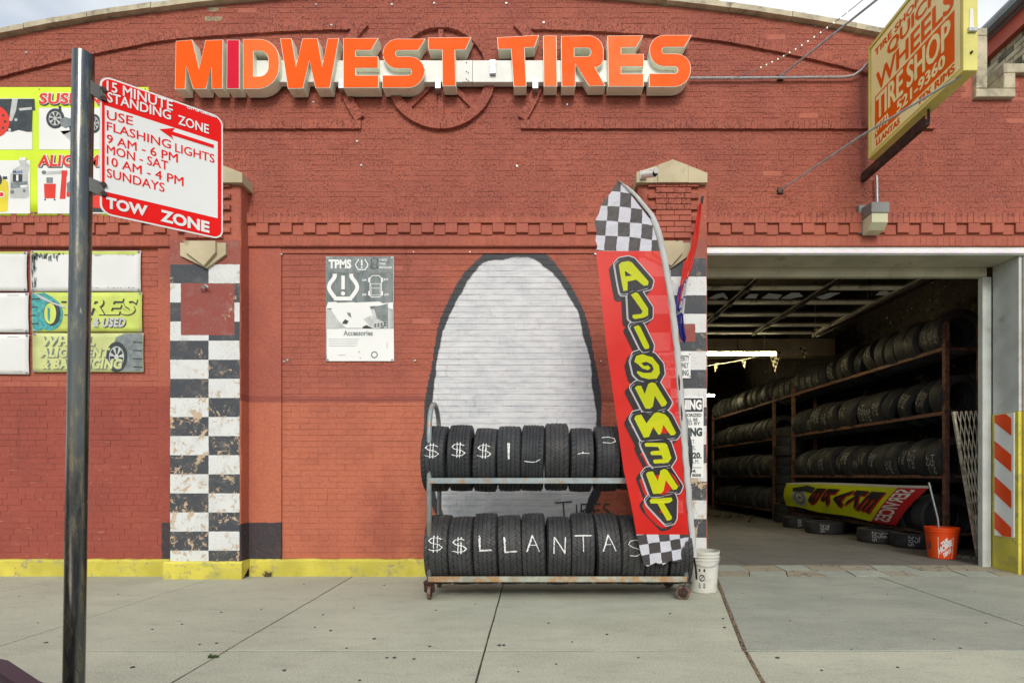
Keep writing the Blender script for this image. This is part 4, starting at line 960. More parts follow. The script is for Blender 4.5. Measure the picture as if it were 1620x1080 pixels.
for py in (143, 295):
    b_ = thing('bracket', '', ''); del b_['label']; del b_['category']; b_.parent = pole; b_.location = (0.05, 0, EZ+(752-py)*1.89/F); z = b_.location.z
    zc_ = z
    g = G(); base = Vector((pt(z).x, -4.12, z)); e = loc(.012, z, -.004)
    g.bar(base+Vector((.030, -.006, 0)), e, .006, .048); g.bar(e+Vector((-.006, 0, 0)), loc(.014, z, .0015), .022, .046); g.build('plate', m_lampgrey, b_)
    for dz in (-.016, .016):
        g = G(); p = loc(.011, z+dz, .0); g.tube([p, p+nrm*.008], .0095, 6); g.build('bolt', m_dkmetal, b_)
# ------------------------------------------------------------------ posters and banners on the wall
def sheet(name, label, cat, x0, y0, x1, y1, mat, wall=-0.008, grp=None, sag=0, n=(14, 8)):
    pl = wallplane(wall); V = []; th = 0.0015
    for j in range(n[1]+1):
        for i in range(n[0]+1):
            u, v = i/n[0], j/n[1]; s_ = sag*math.sin(math.pi*u)*v + 0
            px = x0+(x1-x0)*u-(sag*0.6*math.sin(math.pi*v) if u > .9 else 0); py = y0+(y1-y0)*v-(sag*.4*math.sin(math.pi*u) if v in (0, 1) else 0)*(1 if v else -1)
            V.append(pl(px, py, .0007*math.sin(u*19+v*5)+.0006*math.sin(v*13)))
    Fs = [(j*(n[0]+1)+i, (j+1)*(n[0]+1)+i, (j+1)*(n[0]+1)+i+1, j*(n[0]+1)+i+1) for j in range(n[1]) for i in range(n[0])]
    c = pl((x0+x1)/2, y1)
    t = thing(name, label, cat, c, grp)
    b = mesh('vinyl_sheet', V, Fs, mat, t, smooth=True)
    m = b.modifiers.new('thickness', 'SOLIDIFY'); m.thickness = 0.0015; m.offset = -1
    return t, b, pl
def washer(t, px, py, pl, r=.016):
    g = G(); p = pl(px, py, .003); g.tube([p+Vector((0, .004, 0)), p, p+Vector((0, -.003, 0))], [r, r, r*.8], 14); g.build('washer', m_galv, t)
    g = G(); p = pl(px, py, .006); g.tube([p, p+Vector((0, -.003, 0))], r*.35, 8); g.build('screw', m_dkmetal, t)
# services poster, top left
t, b, pl = sheet('services_poster', 'large lime and white poster showing suspension and alignment services behind the pole', 'poster', -70, 138, 235, 341, m_lime, -0.056)
def pf(poly, mat, off=.003, nm='print'): return flat(nm, poly, pl, off, mat, b)
pf(rect(-60, 156, 51.5, 237), m_white); pf(rect(62, 171, 228, 237), m_white); pf(rect(-60, 254, 48, 338), m_white); pf(rect(60, 262, 228, 338), m_white)
pf([(-60,157),(55,157),(56,175),(52,175),(51,209),(43,209),(30,206),(20,209),(-20,205),(-60,209)], m_dkprint, .0045)
pf([(20,157),(29,157),(26,176),(20,192),(15,192)], m_ltgrey, .0055); pf([(30,172),(51,170),(51,174),(32,176)], m_ltgrey, .0055)
pf(circ(-8, 193, 24, 25), m_redprint, .006)
for k in range(10): a = k*.63; pf(circ(-8+17*math.cos(a), 193+17*math.sin(a), 2.2, n=8), m_dkprint, .007)
pf(circ(-8, 193, 8, 9), m_dkprint, .007)
for s_ in ((26, 190), (16, 206), (22, 178)): pf(circ(s_[0], s_[1], 2.5, n=10), m_ltgrey, .006)
for (body, x0_, x1_, y_, h_) in (('SUSPENSION', 61.5, 226, 166, 19), ('ALIGNMENT', 59.5, 206, 264.5, 20)):
    txt(body, pl, (x0_+1.6, y_+1.8), (x1_+1.6, y_+1.8), h_, .0045, m_dkprint, b, .07, 1.5, space=1.05); txt(body, pl, (x0_, y_), (x1_, y_), h_, .0055, m_white, b, .075, 1.5, space=1.05); txt(body, pl, (x0_+.6, y_-.5), (x1_-.6, y_-.5), h_-1.4, .0065, m_redprint, b, .035, 1.5, space=1.05)
# suspension drawing: two wheels, axle
def wheel(cx_, cy_, rx, ry, off=.0045, spokes=7, tm=None, rm=None):
    pf(circ(cx_, cy_, rx, ry), tm or m_dkprint, off); pf(circ(cx_, cy_, rx*.74, ry*.74), m_dkprint, off+.0008); pf(circ(cx_, cy_, rx*.70, ry*.70), rm or m_ltgrey, off+.0016)
    for k in range(spokes):
        a = k*2*math.pi/spokes+.3; q = [(cx_+rx*r_*math.cos(a+d_), cy_+ry*r_*math.sin(a+d_)) for r_, d_ in ((.2, -.3), (.64, -.24), (.64, .24), (.2, .3))]; pf(q, m_dkprint, off+.0024)
pf([(100,214),(118,206),(122,232),(112,224),(96,208)], m_ltgrey, .004); wheel(88, 188, 14.5, 16, .0045); wheel(121, 199, 11, 19, .0045)
wheel(150, 196, 10, 15, .0045)
pf([(96,190),(104,186),(118,190),(120,197),(104,203),(97,199)], m_greyp, .0075); pf([(93,168),(97,168),(98,176),(94,176)], m_dkprint, .006)
# aligner drawing
pf([(70,291),(89,291),(88,314),(71,314)], m_redprint, .0045); pf([(74,281),(84,281),(84,290),(74,290)], m_greyp, .0045); pf([(68,272),(103,270),(103,275),(69,277)], m_ltgrey, .0045)
pf([(98,270),(107,270),(107,278),(98,278)], m_redprint, .0055); pf([(98,278),(106,278),(104,315),(95,315)], m_redprint, .0045); pf(circ(70, 273, 3.5, 3), m_greyp, .0055)
pf([(106,290),(116,284),(118,310),(107,312)], m_greyp, .0045); pf([(106,304),(118,304),(118,312),(106,311)], m_redprint, .0055); pf(rect(140, 300, 226, 336), m_dkprint, .0045); pf([(141,312),(160,308),(160,330),(141,328)], m_redprint, .0055)
for x_ in (72, 87): pf(circ(x_, 316, 1.5, n=8), m_dkprint, .0045)
# oil bottles
pf(fillet([(17,277),(22,268),(33,262,2),(31,257),(31,249.5),(42,249.5),(42,257),(47.5,262,2),(44.5,276),(46.5,310,2),(44,314),(16,314,3)]), m_ltgrey, .0045)
pf(rect(31.5, 249.5, 41.5, 254), m_white, .0055); txt('Mobil', pl, (21.5, 275), (36, 274.2), 5, .0055, m_blueprint, b, .02); pf(rect(21, 276, 36, 288), m_dkprint, .0055); txt('1', pl, (26.5, 286.5), (30, 286.5), 9.5, .0065, m_white, b, .05)
pf([(18,289),(44,287),(44,296),(18,299)], m_greyp, .0055); pf([(33,293.5),(44,293),(44,296.5),(33,297.5)], m_white, .0065)
pf(circ(20, 304, 3.2), m_greyp, .0055); pf(circ(39, 302, 2.6), m_greyp, .0055)
pf(fillet([(-8,290),(5,283),(13,288,2),(14.5,300),(12,335,2),(-10,336)]), m_ylprint, .0045); pf(rect(5, 279.5, 12, 284), m_dkprint, .0055); pf(circ(3, 308, 5, 5), m_white, .0055); pf(circ(3, 308, 3.5), m_redprint, .0062); pf(circ(-2, 285, 6, 9), m_dkprint, .005)
for px, py in ((62.5,141.5),(51.5,336.5),(230,141),(230,337)): washer(t, px, py, pl, .007)
# six banners in a block at the left
def corners(t, pl, x0, y0, x1, y1, w=4): [washer(t, *c, pl) for c in ((x0+w, y0+w*.7), (x1-w, y0+w*.7), (x0+w, y1-w*.7), (x1-w, y1-w*.7))]
for (y0_, y1_, x1_, nm) in ((398, 460.5, 43, 'top'), (463, 526, 45.5, 'middle'), (528.5, 592, 46, 'bottom')):
    t, b, pl = sheet('faded_banner', {'top': 'bleached white vinyl banner at the far left edge, top one of its column', 'middle': 'bleached white vinyl banner at the far left edge, middle one of its column', 'bottom': 'bleached white vinyl banner at the far left edge, bottom one of its column'}[nm], 'banner', -130, y0_, x1_, y1_, m_vinyl, -0.004, 'faded banners on the left wall', sag=1.5)
    corners(t, pl, -130, y0_, x1_, y1_, 3.2)
    if nm == 'top': flat('print', [(-128, 398.5), (41, 398.5), (38, 401), (-128, 401)], pl, .003, m_lime2, b)
    else: flats('print', [[(12,y0_+3.5),(30,y0_+3.5),(30,y0_+4.5),(12,y0_+4.5)], [(20,y1_-5),(36,y1_-6),(36,y1_-4.6),(20,y1_-4)]], pl, .003, m_ltgrey, b)
t, b, pl = sheet('faded_banner', 'blank bleached white banner with scratched grey top corner above the lime tires banner', 'banner', 48.5, 396.5, 223, 461, m_vinyl, -0.004, 'faded banners on the left wall', sag=1.2); corners(t, pl, 48.5, 396.5, 223, 461, 3.2)
flat('print', [(49,397.5),(221,397.5),(221,401),(215,401.5),(216,402.5),(49,402)], pl, .003, m_lime2, b)
q = []
for k in range(46):
    x_ = 50+R.random()**1.6*50; y_ = 400+R.random()*6; l_ = R.uniform(2, 11)*(1 if x_ > 56 else 2.5); q.append([(x_, y_), (x_+R.uniform(.5, 2.2), y_), (x_+R.uniform(.2, 3), y_+l_), (x_-.2, y_+l_*.8)])
for k in range(26):
    x_ = R.uniform(50, 57); y_ = R.uniform(420, 452); q.append([(x_, y_), (x_+1, y_), (x_+.8, y_+R.uniform(3, 8)), (x_-.3, y_+4)])
for k in range(26):
    x_ = R.uniform(120, 216); y_ = R.choice([403.5, 454, 455]); q.append([(x_, y_), (x_+R.uniform(1, 5), y_), (x_+.8, y_+R.uniform(.7, 1.6))])
flats('print', q, pl, .003, m_greyp, b)
t, b, pl = sheet('tires_banner', 'lime banner with a teal tire and outlined words TIRES NEW & USED', 'banner', 50.5, 462, 225, 525, m_lime2, -0.004, None, sag=.8); corners(t, pl, 50.5, 462, 225, 525, 3.2)
pf = lambda poly, mat, off=.003, nm='print': flat(nm, poly, pl, off, mat, b)
pf([(50.5,465),(70,463),(84,470),(80,500),(66,523),(52,523)], m_teal, .003)
for k in range(4): pf([(50.5,472+k*13),(64,472+k*13),(64,474+k*13),(50.5,474+k*13)], m_dkprint, .0036)
pf(circ(79, 497, 21, 26), m_teal, .0042); pf(circ(83, 496, 13.5, 19.5), m_dkprint, .005); pf(circ(80, 496, 9.5, 16.5), m_lime2, .0056); pf([(76,485),(80,489),(80,510),(76,505)], m_teal, .006)
pf([(52,462.6),(66,468),(84,478),(108,486),(112,490),(90,483),(66,473)], m_ltgrey, .0064)
for o_, m_, off_, bd_ in ((1.2, m_dkprint, .0068, .05), (0, m_lime2, .0076, .03)): txt('TIRES', pl, (90+o_, 498+o_), (212+o_, 498+o_), 27, off_, m_, b, bd_, 5, space=1.1)
for o_, m_, off_, bd_ in ((.9, m_dkprint, .0068, .07), (0, m_ltgrey, .0076, .045)): txt('NEW & USED', pl, (107+o_, 517.5+o_), (198+o_, 517.5+o_), 15, off_, m_, b, bd_, 3, space=1.1)
t, b, pl = sheet('alignment_banner', 'pale lime banner with a wheel and the words WHEEL ALIGNMENT & BALANCING', 'banner', 51.5, 526.5, 227, 588.5, m_lime3, -0.004, None, sag=.8); corners(t, pl, 51.5, 526.5, 227, 588.5, 3.2)
pf([(184,533),(198,527.5),(226,527.5),(226,587.5),(182,587.5),(176,570),(180,545)], m_greyp, .003)
for k in range(4): pf([(211,540+k*13),(226,541+k*13),(226,542.6+k*13),(211,542+k*13)], m_dkprint, .0036)
wheel(185, 564.5, 17, 24, .0042, 7, m_dkprint, m_ltgrey)
for body, x0_, x1_, y_, h_ in (('WHEEL', 63, 150, 547, 15), ('ALIGNMENT', 64, 172, 565, 15), ('& BALANCING', 65, 192, 583.5, 16)):
    txt(body, pl, (x0_+1, y_+.9), (x1_+1, y_+.9), h_+.6, .0072, m_greyp, b, .075, 3, space=1.12); txt(body, pl, (x0_, y_), (x1_, y_), h_, .0082, m_lime3, b, .045, 3, space=1.12)
# TPMS poster
t, b, pl = sheet('tpms_poster', 'sun bleached grey TPMS poster with tire pressure symbols on the brick wall', 'poster', 515.5, 405.5, 623.5, 571.5, m_poster_lt, 0.010, None, sag=.5, n=(8, 12))
pf(rect(516, 406, 622, 431.5), m_greyp); pf(rect(516, 432, 622, 476), m_poster); pf([(516,476),(622,476),(623,488),(516,489)], m_poster, .003)
pf([(519,478),(532,477.5),(535,480),(600,477),(606,480),(622,478),(622,490),(604,484),(592,484),(570,486),(516,488)], m_white, .0042)
pf([(516,488),(530,492),(548,503),(537,519.5),(517,519.5)], m_ltgrey, .0042); pf([(517,520),(623,520),(623.5,571),(517.5,571)], m_white, .003)
pf([(533,479),(560,478),(585,484),(590,500),(585,519),(548,519),(536,508),(524,490)], m_white, .0048); pf([(592,486),(614,480),(614,519),(600,519)], m_greyp, .0044)
pf([(541,512),(546,505),(552,508),(549,513)], m_dkprint, .0056); pf([(549,494),(555,495),(556,503),(551,499)], m_greyp, .0056); pf([(575,505),(587,499),(612,512),(600,519.5),(588,519.5)], m_ltgrey, .0056); pf([(574,517),(580,514),(590,519.5),(574,519.5)], m_dkprint, .0056)
for k in range(4):
    for l in range(2): pf([(592+k*5,513+l*3-k*.8),(595+k*5,512+l*3-k*.8),(596+k*5,514+l*3-k*.8),(593+k*5,515+l*3-k*.8)], m_dkprint, .0064)
txt('TPMS', pl, (520, 425), (556, 425), 14.5, .0045, m_white, b, .045)
def tpms(cx_, cy_, s_, w):
    for sx_ in (-1, 1): 
        pts = smoothp([(cx_+sx_*9*s_, cy_-13*s_), (cx_+sx_*9.5*s_, cy_-9*s_), (cx_+sx_*14.5*s_, cy_-2*s_), (cx_+sx_*15*s_, cy_+4*s_), (cx_+sx_*9*s_, cy_+13*s_)], 5); flats('print', ribbon2(pts, w), pl, .0045+.0003*sx_, m_white, b)
    flats('print', ribbon2([(cx_-10*s_, cy_+14*s_), (cx_+10*s_, cy_+14*s_)], w), pl, .0053, m_white, b)
    flats('print', [rect(cx_-1.9*s_, cy_-11*s_, cx_+1.9*s_, cy_+4*s_), circ(cx_, cy_+8.5*s_, 2.3*s_, n=12)], pl, .0045, m_white, b)
tpms(572.5, 418, .62, 1.6); tpms(543, 452, 1.45, 6.2)
def car_top(cx_, cy_, s_, m):
    o = fillet([(cx_-9*s_, cy_-17*s_, 6*s_), (cx_+9*s_, cy_-17*s_, 6*s_), (cx_+9*s_, cy_+17*s_, 4*s_), (cx_-9*s_, cy_+17*s_, 4*s_)], 4)
    flats('print', ribbon2(o, 1.0*s_+.2, True)+ribbon2([(cx_-8*s_, cy_-4*s_), (cx_+8*s_, cy_-4*s_), (cx_+7*s_, cy_+3*s_), (cx_-7*s_, cy_+3*s_)], .8*s_, True)+ribbon2([(cx_-7*s_, cy_+3*s_), (cx_-7*s_, cy_+14*s_), (cx_+7*s_, cy_+14*s_), (cx_+7*s_, cy_+3*s_)], .8*s_), pl, .0045, m, b)
    for sx_ in (-1, 1):
        for sy_ in (-10, 11): flat('print', rect(cx_+sx_*10.5*s_-1.2*s_, cy_+sy_*s_-3.5*s_, cx_+sx_*10.5*s_+1.2*s_, cy_+sy_*s_+3.5*s_), pl, .0055, m, b)
car_top(594.5, 453, 1.0, m_white); car_top(592.5, 417, .5, m_dkprint)
for px, py in ((576, 443), (610, 442), (576, 466), (611, 466)): txt('3/9', pl, (px-3, py+2), (px+4, py+2), 3.6, .0045, m_white, b, .03)
for s_, y_ in (('CHECK', 413), ('TIRE', 419), ('PRESSURE', 425)): txt(s_, pl, (600, y_), (600+2.6*len(s_), y_), 3.4, .0045, m_white, b, .02)
txt('Accessories', pl, (543.5, 531), (590, 531), 8.5, .0045, m_greyp, b, .03)
flats('print', [rect(520, 536+k*3.5, 568-k, 537+k*3.5) for k in range(4)]+[rect(535, 561, 547, 562.2), [(566,556),(570,555),(570,558),(567,558)], [(568,564),(572,566),(571,568)], rect(612, 541, 613.2, 551)], pl, .0045, m_ltgrey, b)
flats('print', ribbon2(circ(592.5, 561, 4.6, n=14), 1.8, True), pl, .0045, m_greyp, b)
corners(t, pl, 515.5, 405.5, 623.5, 571.5, 3); washer(t, 610, 518, pl, .018)
# loose anchors left in the wall
for px, py, y_, lab in ((445,402,.006,'at the top left corner of the brick panel beside the TPMS poster'),(654,398,.015,'near the panel top just right of the TPMS poster'),(743.5,398,.015,'above the upper left edge of the white mural'),
    (448.5,571.5,.015,'lower left one of a close pair below the TPMS poster'),(454,569,.015,'upper right one of a close pair below the TPMS poster'),(656,570,.015,'at the left edge of the mural, level with the poster bottom'),
    (951,571,.015,'between the white mural and the red flag'),(942,401,.015,'at the upper left corner of the red flag'),(571.5,262,0,'in mid wall below the first large orange S'),(818,263,0,'in the middle of the wall below the second orange T'),
    (565,224,0,'just below the left end of the straight brick band'),(500,8,0,'near the gable top above the letter W'),(620,8,0,'near the gable top above the first orange S'),(687,6,0,'near the gable top directly above the brick wheel'),
    (801,6,0,'near the gable top above the gap between the two orange words'),(897,166,0,'under the second orange letter I'),(526,44,-.03,'on the curved brick band above the first letter E'),(860,40,-.03,'on the curved brick band above the second orange T'),
    (42,84,0,'at the far left above the lime services poster'),(496,162,0,'directly under the letter W of the big sign'),(1290,42,0,'below the coping at the right near the string of bulbs')):
    o = G(); p = Vector((xx(px), y_-.001, zz(py))); o.tube([p+Vector((0, .006, 0)), p+Vector((0, -.004, 0)), p+Vector((0, -.006, 0))], [.013, .013, .010], 14); o.tube([p, p+Vector((0, -.012, 0))], .006, 8)
    tag(o.build('wall_anchor', m_galv), 'small steel anchor '+lab, 'wall anchor', 'wall anchors')
# pull handles / clip on left pilaster and hook on the right one
for (px, py, lab) in ((322, 454, 'small bent metal clip on the red square of the left checkered pilaster'), (1068, 384, 'small dark metal hook on the tan stone of the right pilaster')):
    g = G(); p = W(px, py, 5.78); g.tube([p+Vector((-.05, .03, -.02)), p+Vector((-.02, 0, .0)), p+Vector((.02, -.01, .02)), p+Vector((.05, 0, -.005))], .009, 7); g.tube([p+Vector((0, .04, 0)), p], .012, 8)
    tag(g.build('metal_clip', m_galv if px < 900 else m_dkmetal), lab, 'hook')
# security camera on the cap of the right pilaster
cm = thing('security_camera', 'white bullet security camera on the stone cap of the right pilaster', 'camera', W(1020, 279, 5.7))
g = G(); g.bbox(xx(1013, 5.75), xx(1023, 5.75), -0.26, -0.2, zz(282, 5.75), zz(270, 5.75), .008); g.build('mount', m_raceway, cm)
c0 = W(1018, 277, 5.66); c1 = W(1036, 274.5, 5.45)
g = G(); g.tube([c0, c1], .033, 16); g.build('camera_body', m_raceway, cm); g = G(); dv = (c1-c0).normalized(); g.tube([c1+dv*.001, c1+dv*.006], .028, 16); g.build('lens_glass', m_glassdk, cm)
g = G(); g.tube([c0+Vector((0, .03, .045)), c1+dv*.03+Vector((0, 0, .03))], [.02, .028], 12); g.build('sun_hood', m_raceway, cm)
# enamel signs on the right pilaster
pp = Plane((0, -0.176, 0), (0, -1, 0))
def psign(name, label, x0, y0, x1, y1):
    t = thing(name, label, 'sign', pp((x0+x1)/2, y1)); g = G(); A = pp(x0, y1); B = pp(x1, y0); g.bbox(A.x, B.x, -0.178, -0.170, A.z, B.z, .001); return g.build('panel', m_signwhite, t), t
b, t = psign('private_property_sign', 'small white private property sign on the right pilaster partly behind the flag', 1041, 557.5, 1092.5, 598); P2 = Plane((0, -0.1785, 0), (0, -1, 0))
for s_, y_, x0_, x1_ in (('PRIVATE PROPERTY', 571, 1044, 1090.5), ('CUSTOMERS ONLY', 582, 1044, 1089.5), ('NO TRESPASSING', 594, 1044, 1089.5)): txt(s_, P2, (x0_, y_), (x1_, y_), 9, .0012, m_dkprint, b, .02)
for px, py in ((1091, 560), (1091, 595)): g = G(); p = P2(px, py); g.tube([p, p+Vector((0, -.006, 0))], .006, 8); g.build('screw', m_dkmetal, t)
b, t = psign('towing_sign', 'tall white towing warning sign with black lettering low on the right pilaster', 1040, 627, 1113, 756)
flat('print', rect(1042, 629.5, 1111.5, 651), P2, .0008, m_dkprint, b); txt('WARNING', P2, (1045, 648), (1110, 648), 16, .0018, m_white, b, .05)
for s_, y_, x0_, x1_, h_, bd in (('ALL UNAUTHORIZED', 659, 1046, 1110, 5.5, .03), ('VEHICLES WILL BE', 666, 1046, 1104, 5, .02), ('TOWED BY', 672, 1064, 1108, 5, .02), ('TOWING', 690, 1056, 1111, 14, .06), ('ST.', 701, 1092, 1100, 5.5, .0), ('IL', 711, 1095, 1101, 6.5, .0), ('220.', 725, 1090, 1110, 10, .05), ('A.M.', 733, 1093, 1106, 6.5, .0), ('HR', 747, 1094, 1101, 4.5, .05), ('SIGNS', 753.5, 1095, 1109, 4.5, .05)):
    txt(s_, P2, (x0_, y_), (x1_, y_), h_, .0012, m_dkprint, b, bd)
flat('print', rect(1044, 738.8, 1110, 739.6), P2, .0012, m_dkprint, b)
# ------------------------------------------------------------------ tyres
def tyre_mesh(name, Rr, w, rim, mat, ribs=4, seg=56, square=0.5):
    a = w/2; tw = a*0.85; P = []
    gr = [(-0.62+1.24*k/(ribs-1))*tw for k in range(ribs)]
    P.append((-a*.86, rim)); P.append((-a*.97, rim+.012)); P.append((-a, rim+(Rr-rim)*.38)); P.append((-a*1.0, rim+(Rr-rim)*.55)); P.append((-a*.95, rim+(Rr-rim)*.78)); P.append((-a*.88, Rr-.016))
    P.append((-tw*1.03, Rr-.006)); cr = lambda x: Rr-.007*(x/tw)**2
    for x in gr:
        h = .0042; P += [(x-h-.001, cr(x-h)), (x-h*.8, cr(x)-.007), (x+h*.8, cr(x)-.007), (x+h+.001, cr(x+h))]
    P.append((tw*1.03, Rr-.006)); P.append((a*.88, Rr-.016)); P.append((a*.95, rim+(Rr-rim)*.78)); P.append((a*1.0, rim+(Rr-rim)*.55)); P.append((a, rim+(Rr-rim)*.38)); P.append((a*.97, rim+.012)); P.append((a*.86, rim))
    P += [(a*.76, rim+.004), (a*.86, rim+(Rr-rim)*.4), (a*.74, Rr-.022), (0, Rr-.014), (-a*.74, Rr-.022), (-a*.86, rim+(Rr-rim)*.4), (-a*.76, rim+.004)]
    V = []; Fs = []; n = len(P)
    for k in range(seg):
        t = 2*math.pi*k/seg; c, s = math.cos(t), math.sin(t)
        for x, r in P: V.append((x, r*c, r*s))
    for k in range(seg):
        k2 = (k+1) % seg
        for i in range(n): j = (i+1) % n; Fs.append((k*n+i, k*n+j, k2*n+j, k2*n+i))
    me = bpy.data.meshes.new(name); me.from_pydata(V, [], Fs); me.materials.append(mat)
    bm = bmesh.new(); bm.from_mesh(me); bmesh.ops.recalc_face_normals(bm, faces=bm.faces)
    for f in bm.faces: f.smooth = True
    for e in bm.edges:
        if len(e.link_faces) == 2 and e.calc_face_angle(0) > math.radians(38): e.smooth = False
    bm.to_mesh(me); bm.free(); me['R'] = Rr; me['w'] = w
    return me
TY = []
for i, (Rr, w, rim, ribs) in enumerate([(.312, .221, .205, 4), (.322, .223, .21, 4), (.316, .217, .20, 5), (.328, .224, .215, 3), (.305, .216, .19, 4), (.335, .221, .21, 4)]):
    TY.append(tyre_mesh('tyre', Rr, w, rim, rubbers[i % 4], ribs))
# chalk strokes, drawn in a unit box (x right, y up)
SF = {'$': [[(.85,.78),(.6,.88),(.25,.84),(.12,.68),(.3,.54),(.7,.46),(.9,.3),(.75,.14),(.4,.1),(.1,.18)],[(.42,1),(.42,0)],[(.6,1),(.6,0)]],
 'L': [[(.2,1),(.22,.06),(.9,.08)],[(.26,.95),(.27,.1)],[(.25,.11),(.9,.13)]], 'A': [[(.1,0),(.45,1),(.85,.0)],[(.14,.02),(.48,.96)],[(.25,.4),(.72,.4)]],
 'N': [[(.15,0),(.18,1),(.78,.05),(.82,1)],[(.2,.95),(.8,.0)]], 'T': [[(.05,.97),(.95,1)],[(.1,.93),(.9,.96)],[(.5,1),(.52,0)]],
 'S': [[(.85,.82),(.6,.98),(.25,.92),(.12,.72),(.35,.55),(.75,.42),(.85,.2),(.6,.03),(.2,.05)]], 'I': [[(.45,1),(.5,0)],[(.5,1),(.55,.02)],[(.53,.98),(.51,.0)]],
 '_': [[(.05,.1),(.4,.04),(.7,.06),(.95,.32)],[(.06,.07),(.6,.02)]], ')': [[(.1,.9),(.5,1),(.85,.8),(.88,.4),(.6,.2),(.15,.3)],[(.15,.95),(.6,.97)]], "'": [[(.5,.8),(.55,.55)],[(.2,.5),(.5,.62),(.9,.6)]],
 '0': [[(.5,1),(.15,.75),(.15,.25),(.5,0),(.85,.25),(.85,.75),(.5,1)]], '1': [[(.5,1),(.5,0)]], '2': [[(.15,.8),(.5,1),(.85,.75),(.15,0),(.85,.03)]], '4': [[(.65,0),(.65,1),(.1,.35),(.9,.35)]],
 '5': [[(.85,1),(.25,1),(.2,.55),(.7,.6),(.85,.3),(.6,.02),(.15,.08)]], '6': [[(.75,.95),(.3,.6),(.2,.2),(.5,0),(.8,.2),(.7,.45),(.25,.35)]], '7': [[(.1,1),(.9,1),(.4,0)]], '8': [[(.5,.52),(.2,.75),(.5,1),(.8,.75),(.5,.52),(.15,.25),(.5,0),(.85,.25),(.5,.52)]], '9': [[(.8,.7),(.5,.5),(.2,.72),(.5,1),(.8,.75),(.7,0)]],
 'R': [[(.15,0),(.15,1),(.7,.9),(.75,.6),(.2,.5),(.8,0)]], 'U': [[(.15,1),(.2,.15),(.5,0),(.8,.15),(.85,1)]], 'O': [[(.5,1),(.1,.7),(.15,.2),(.55,0),(.9,.3),(.85,.8),(.5,1)]]}
def chalk_mesh(lines, Rr, w, v_center, char_h, lw=.0045, usew=.74, jit=.006, rnd=None, rough=False):
    """lines of characters across the tread; u along the axis, v up round the tread; faces local -Y"""
    rnd = rnd or R; g = G(); n = len(lines); cr = lambda u: Rr-.007*(u/(w*.425))**2+.0012+rnd.uniform(0, .0003)
    for li, ln in enumerate(lines):
        cw = w*usew/max(len(ln), 1); vc = v_center+(n/2-li-.5)*char_h*1.18
        for ci, ch in enumerate(ln):
            if ch not in SF: continue
            ox = -w*usew/2+cw*ci+rnd.uniform(-.3, .3)*jit; k = cw*.82 if len(ln) > 1 else cw
            for s_ in SF[ch]*(3 if rough else 1):
                pts = []; ox0 = ox; ox = ox+(rnd.uniform(-.004, .004) if rough else 0)
                for i in range(len(s_)-1):
                    A, B = s_[i], s_[i+1]; m = max(1, int(math.hypot((B[0]-A[0])*k, (B[1]-A[1])*char_h)/.012))
                    for q in range(m): t = q/m; pts.append((ox+(A[0]+(B[0]-A[0])*t)*k+rnd.uniform(-.0008, .0008), vc+((A[1]+(B[1]-A[1])*t)-.5)*char_h+rnd.uniform(-.0008, .0008)))
                pts.append((ox+s_[-1][0]*k, vc+(s_[-1][1]-.5)*char_h)); ox = ox0
                for i in range(len(pts)-1):
                    if rnd.random() < (.2 if rough else .06): continue
                    A = Vector(pts[i]); B = Vector(pts[i+1]); d = B-A
                    if d.length < 1e-6: continue
                    p = Vector((-d.y, d.x)).normalized()*lw/2*rnd.uniform(.35, .85 if rough else 1.2)
                    V = [(u, -cr(u)*math.cos(v/Rr), cr(u)*math.sin(v/Rr)) for u, v in (A-p, B-p, B+p, A+p)]; g.add(V, [(0, 1, 2, 3)])
    me = bpy.data.meshes.new('chalk'); me.from_pydata(g.V, [], g.F); return me
def put_tyre(ti, loc, rot, label, group, chalk=None, name='tire'):
    o = thing(name, label, 'tire', loc, group, rot)
    b = bpy.data.objects.new('rubber_carcass', TY[ti]); COL.objects.link(b); b.parent = o; b.rotation_euler = (R.uniform(0, 6.28), 0, 0)
    if chalk:
        c = bpy.data.objects.new('chalk_marking', chalk); COL.objects.link(c); c.parent = o
    return o
# ------------------------------------------------------------------ wheeled rack in front of the wall
rk = thing('tire_rack', 'grey wheeled steel rack with rusty rails holding two rows of tires on the sidewalk', 'rack', (xx(880, 5.1), 5.08-DW, 0))
DFr, DBk = 4.83, 5.36; XLf, XRt = xx(679, DFr), xx(1085, DFr)
for X in (XLf, XRt):
    pts = [(X, DFr-DW, .17), (X, DFr-DW, 1.5)]+[(X, (DFr+DBk)/2-DW-.265*math.cos(a*math.pi/10), 1.5+.30*math.sin(a*math.pi/10)) for a in range(0, 11)]+[(X, DBk-DW, .17)]
    g = G(); g.tube(pts, .0225, 10); g.build('end_frame', m_frame, rk, smooth=True)
    for z in (.2, 1.075): g = G(); g.bar((X, DFr-DW, z), (X, DBk-DW, z), .03, .03); g.build('cross_bar', m_frame, rk)
ZL = {0: .215, 1: 1.10}
for d in (DFr-.02, DBk+.01):
    for z in ZL.values():
        s_ = 1 if d > 5.1 else -1
        g = G(); g.bbox(XLf-.005, XRt+.005, d-DW-.003, d-DW+.003, z-.05, z+.0, .001); g.box(XLf, XRt, min(d-DW, d-DW-s_*.045)+.0035*(s_ < 0), max(d-DW, d-DW-s_*.045)-.0035*(s_ > 0), z-.05, z-.046); g.build('rail', m_rail if z < 1 or d > 5 else m_frame, rk)
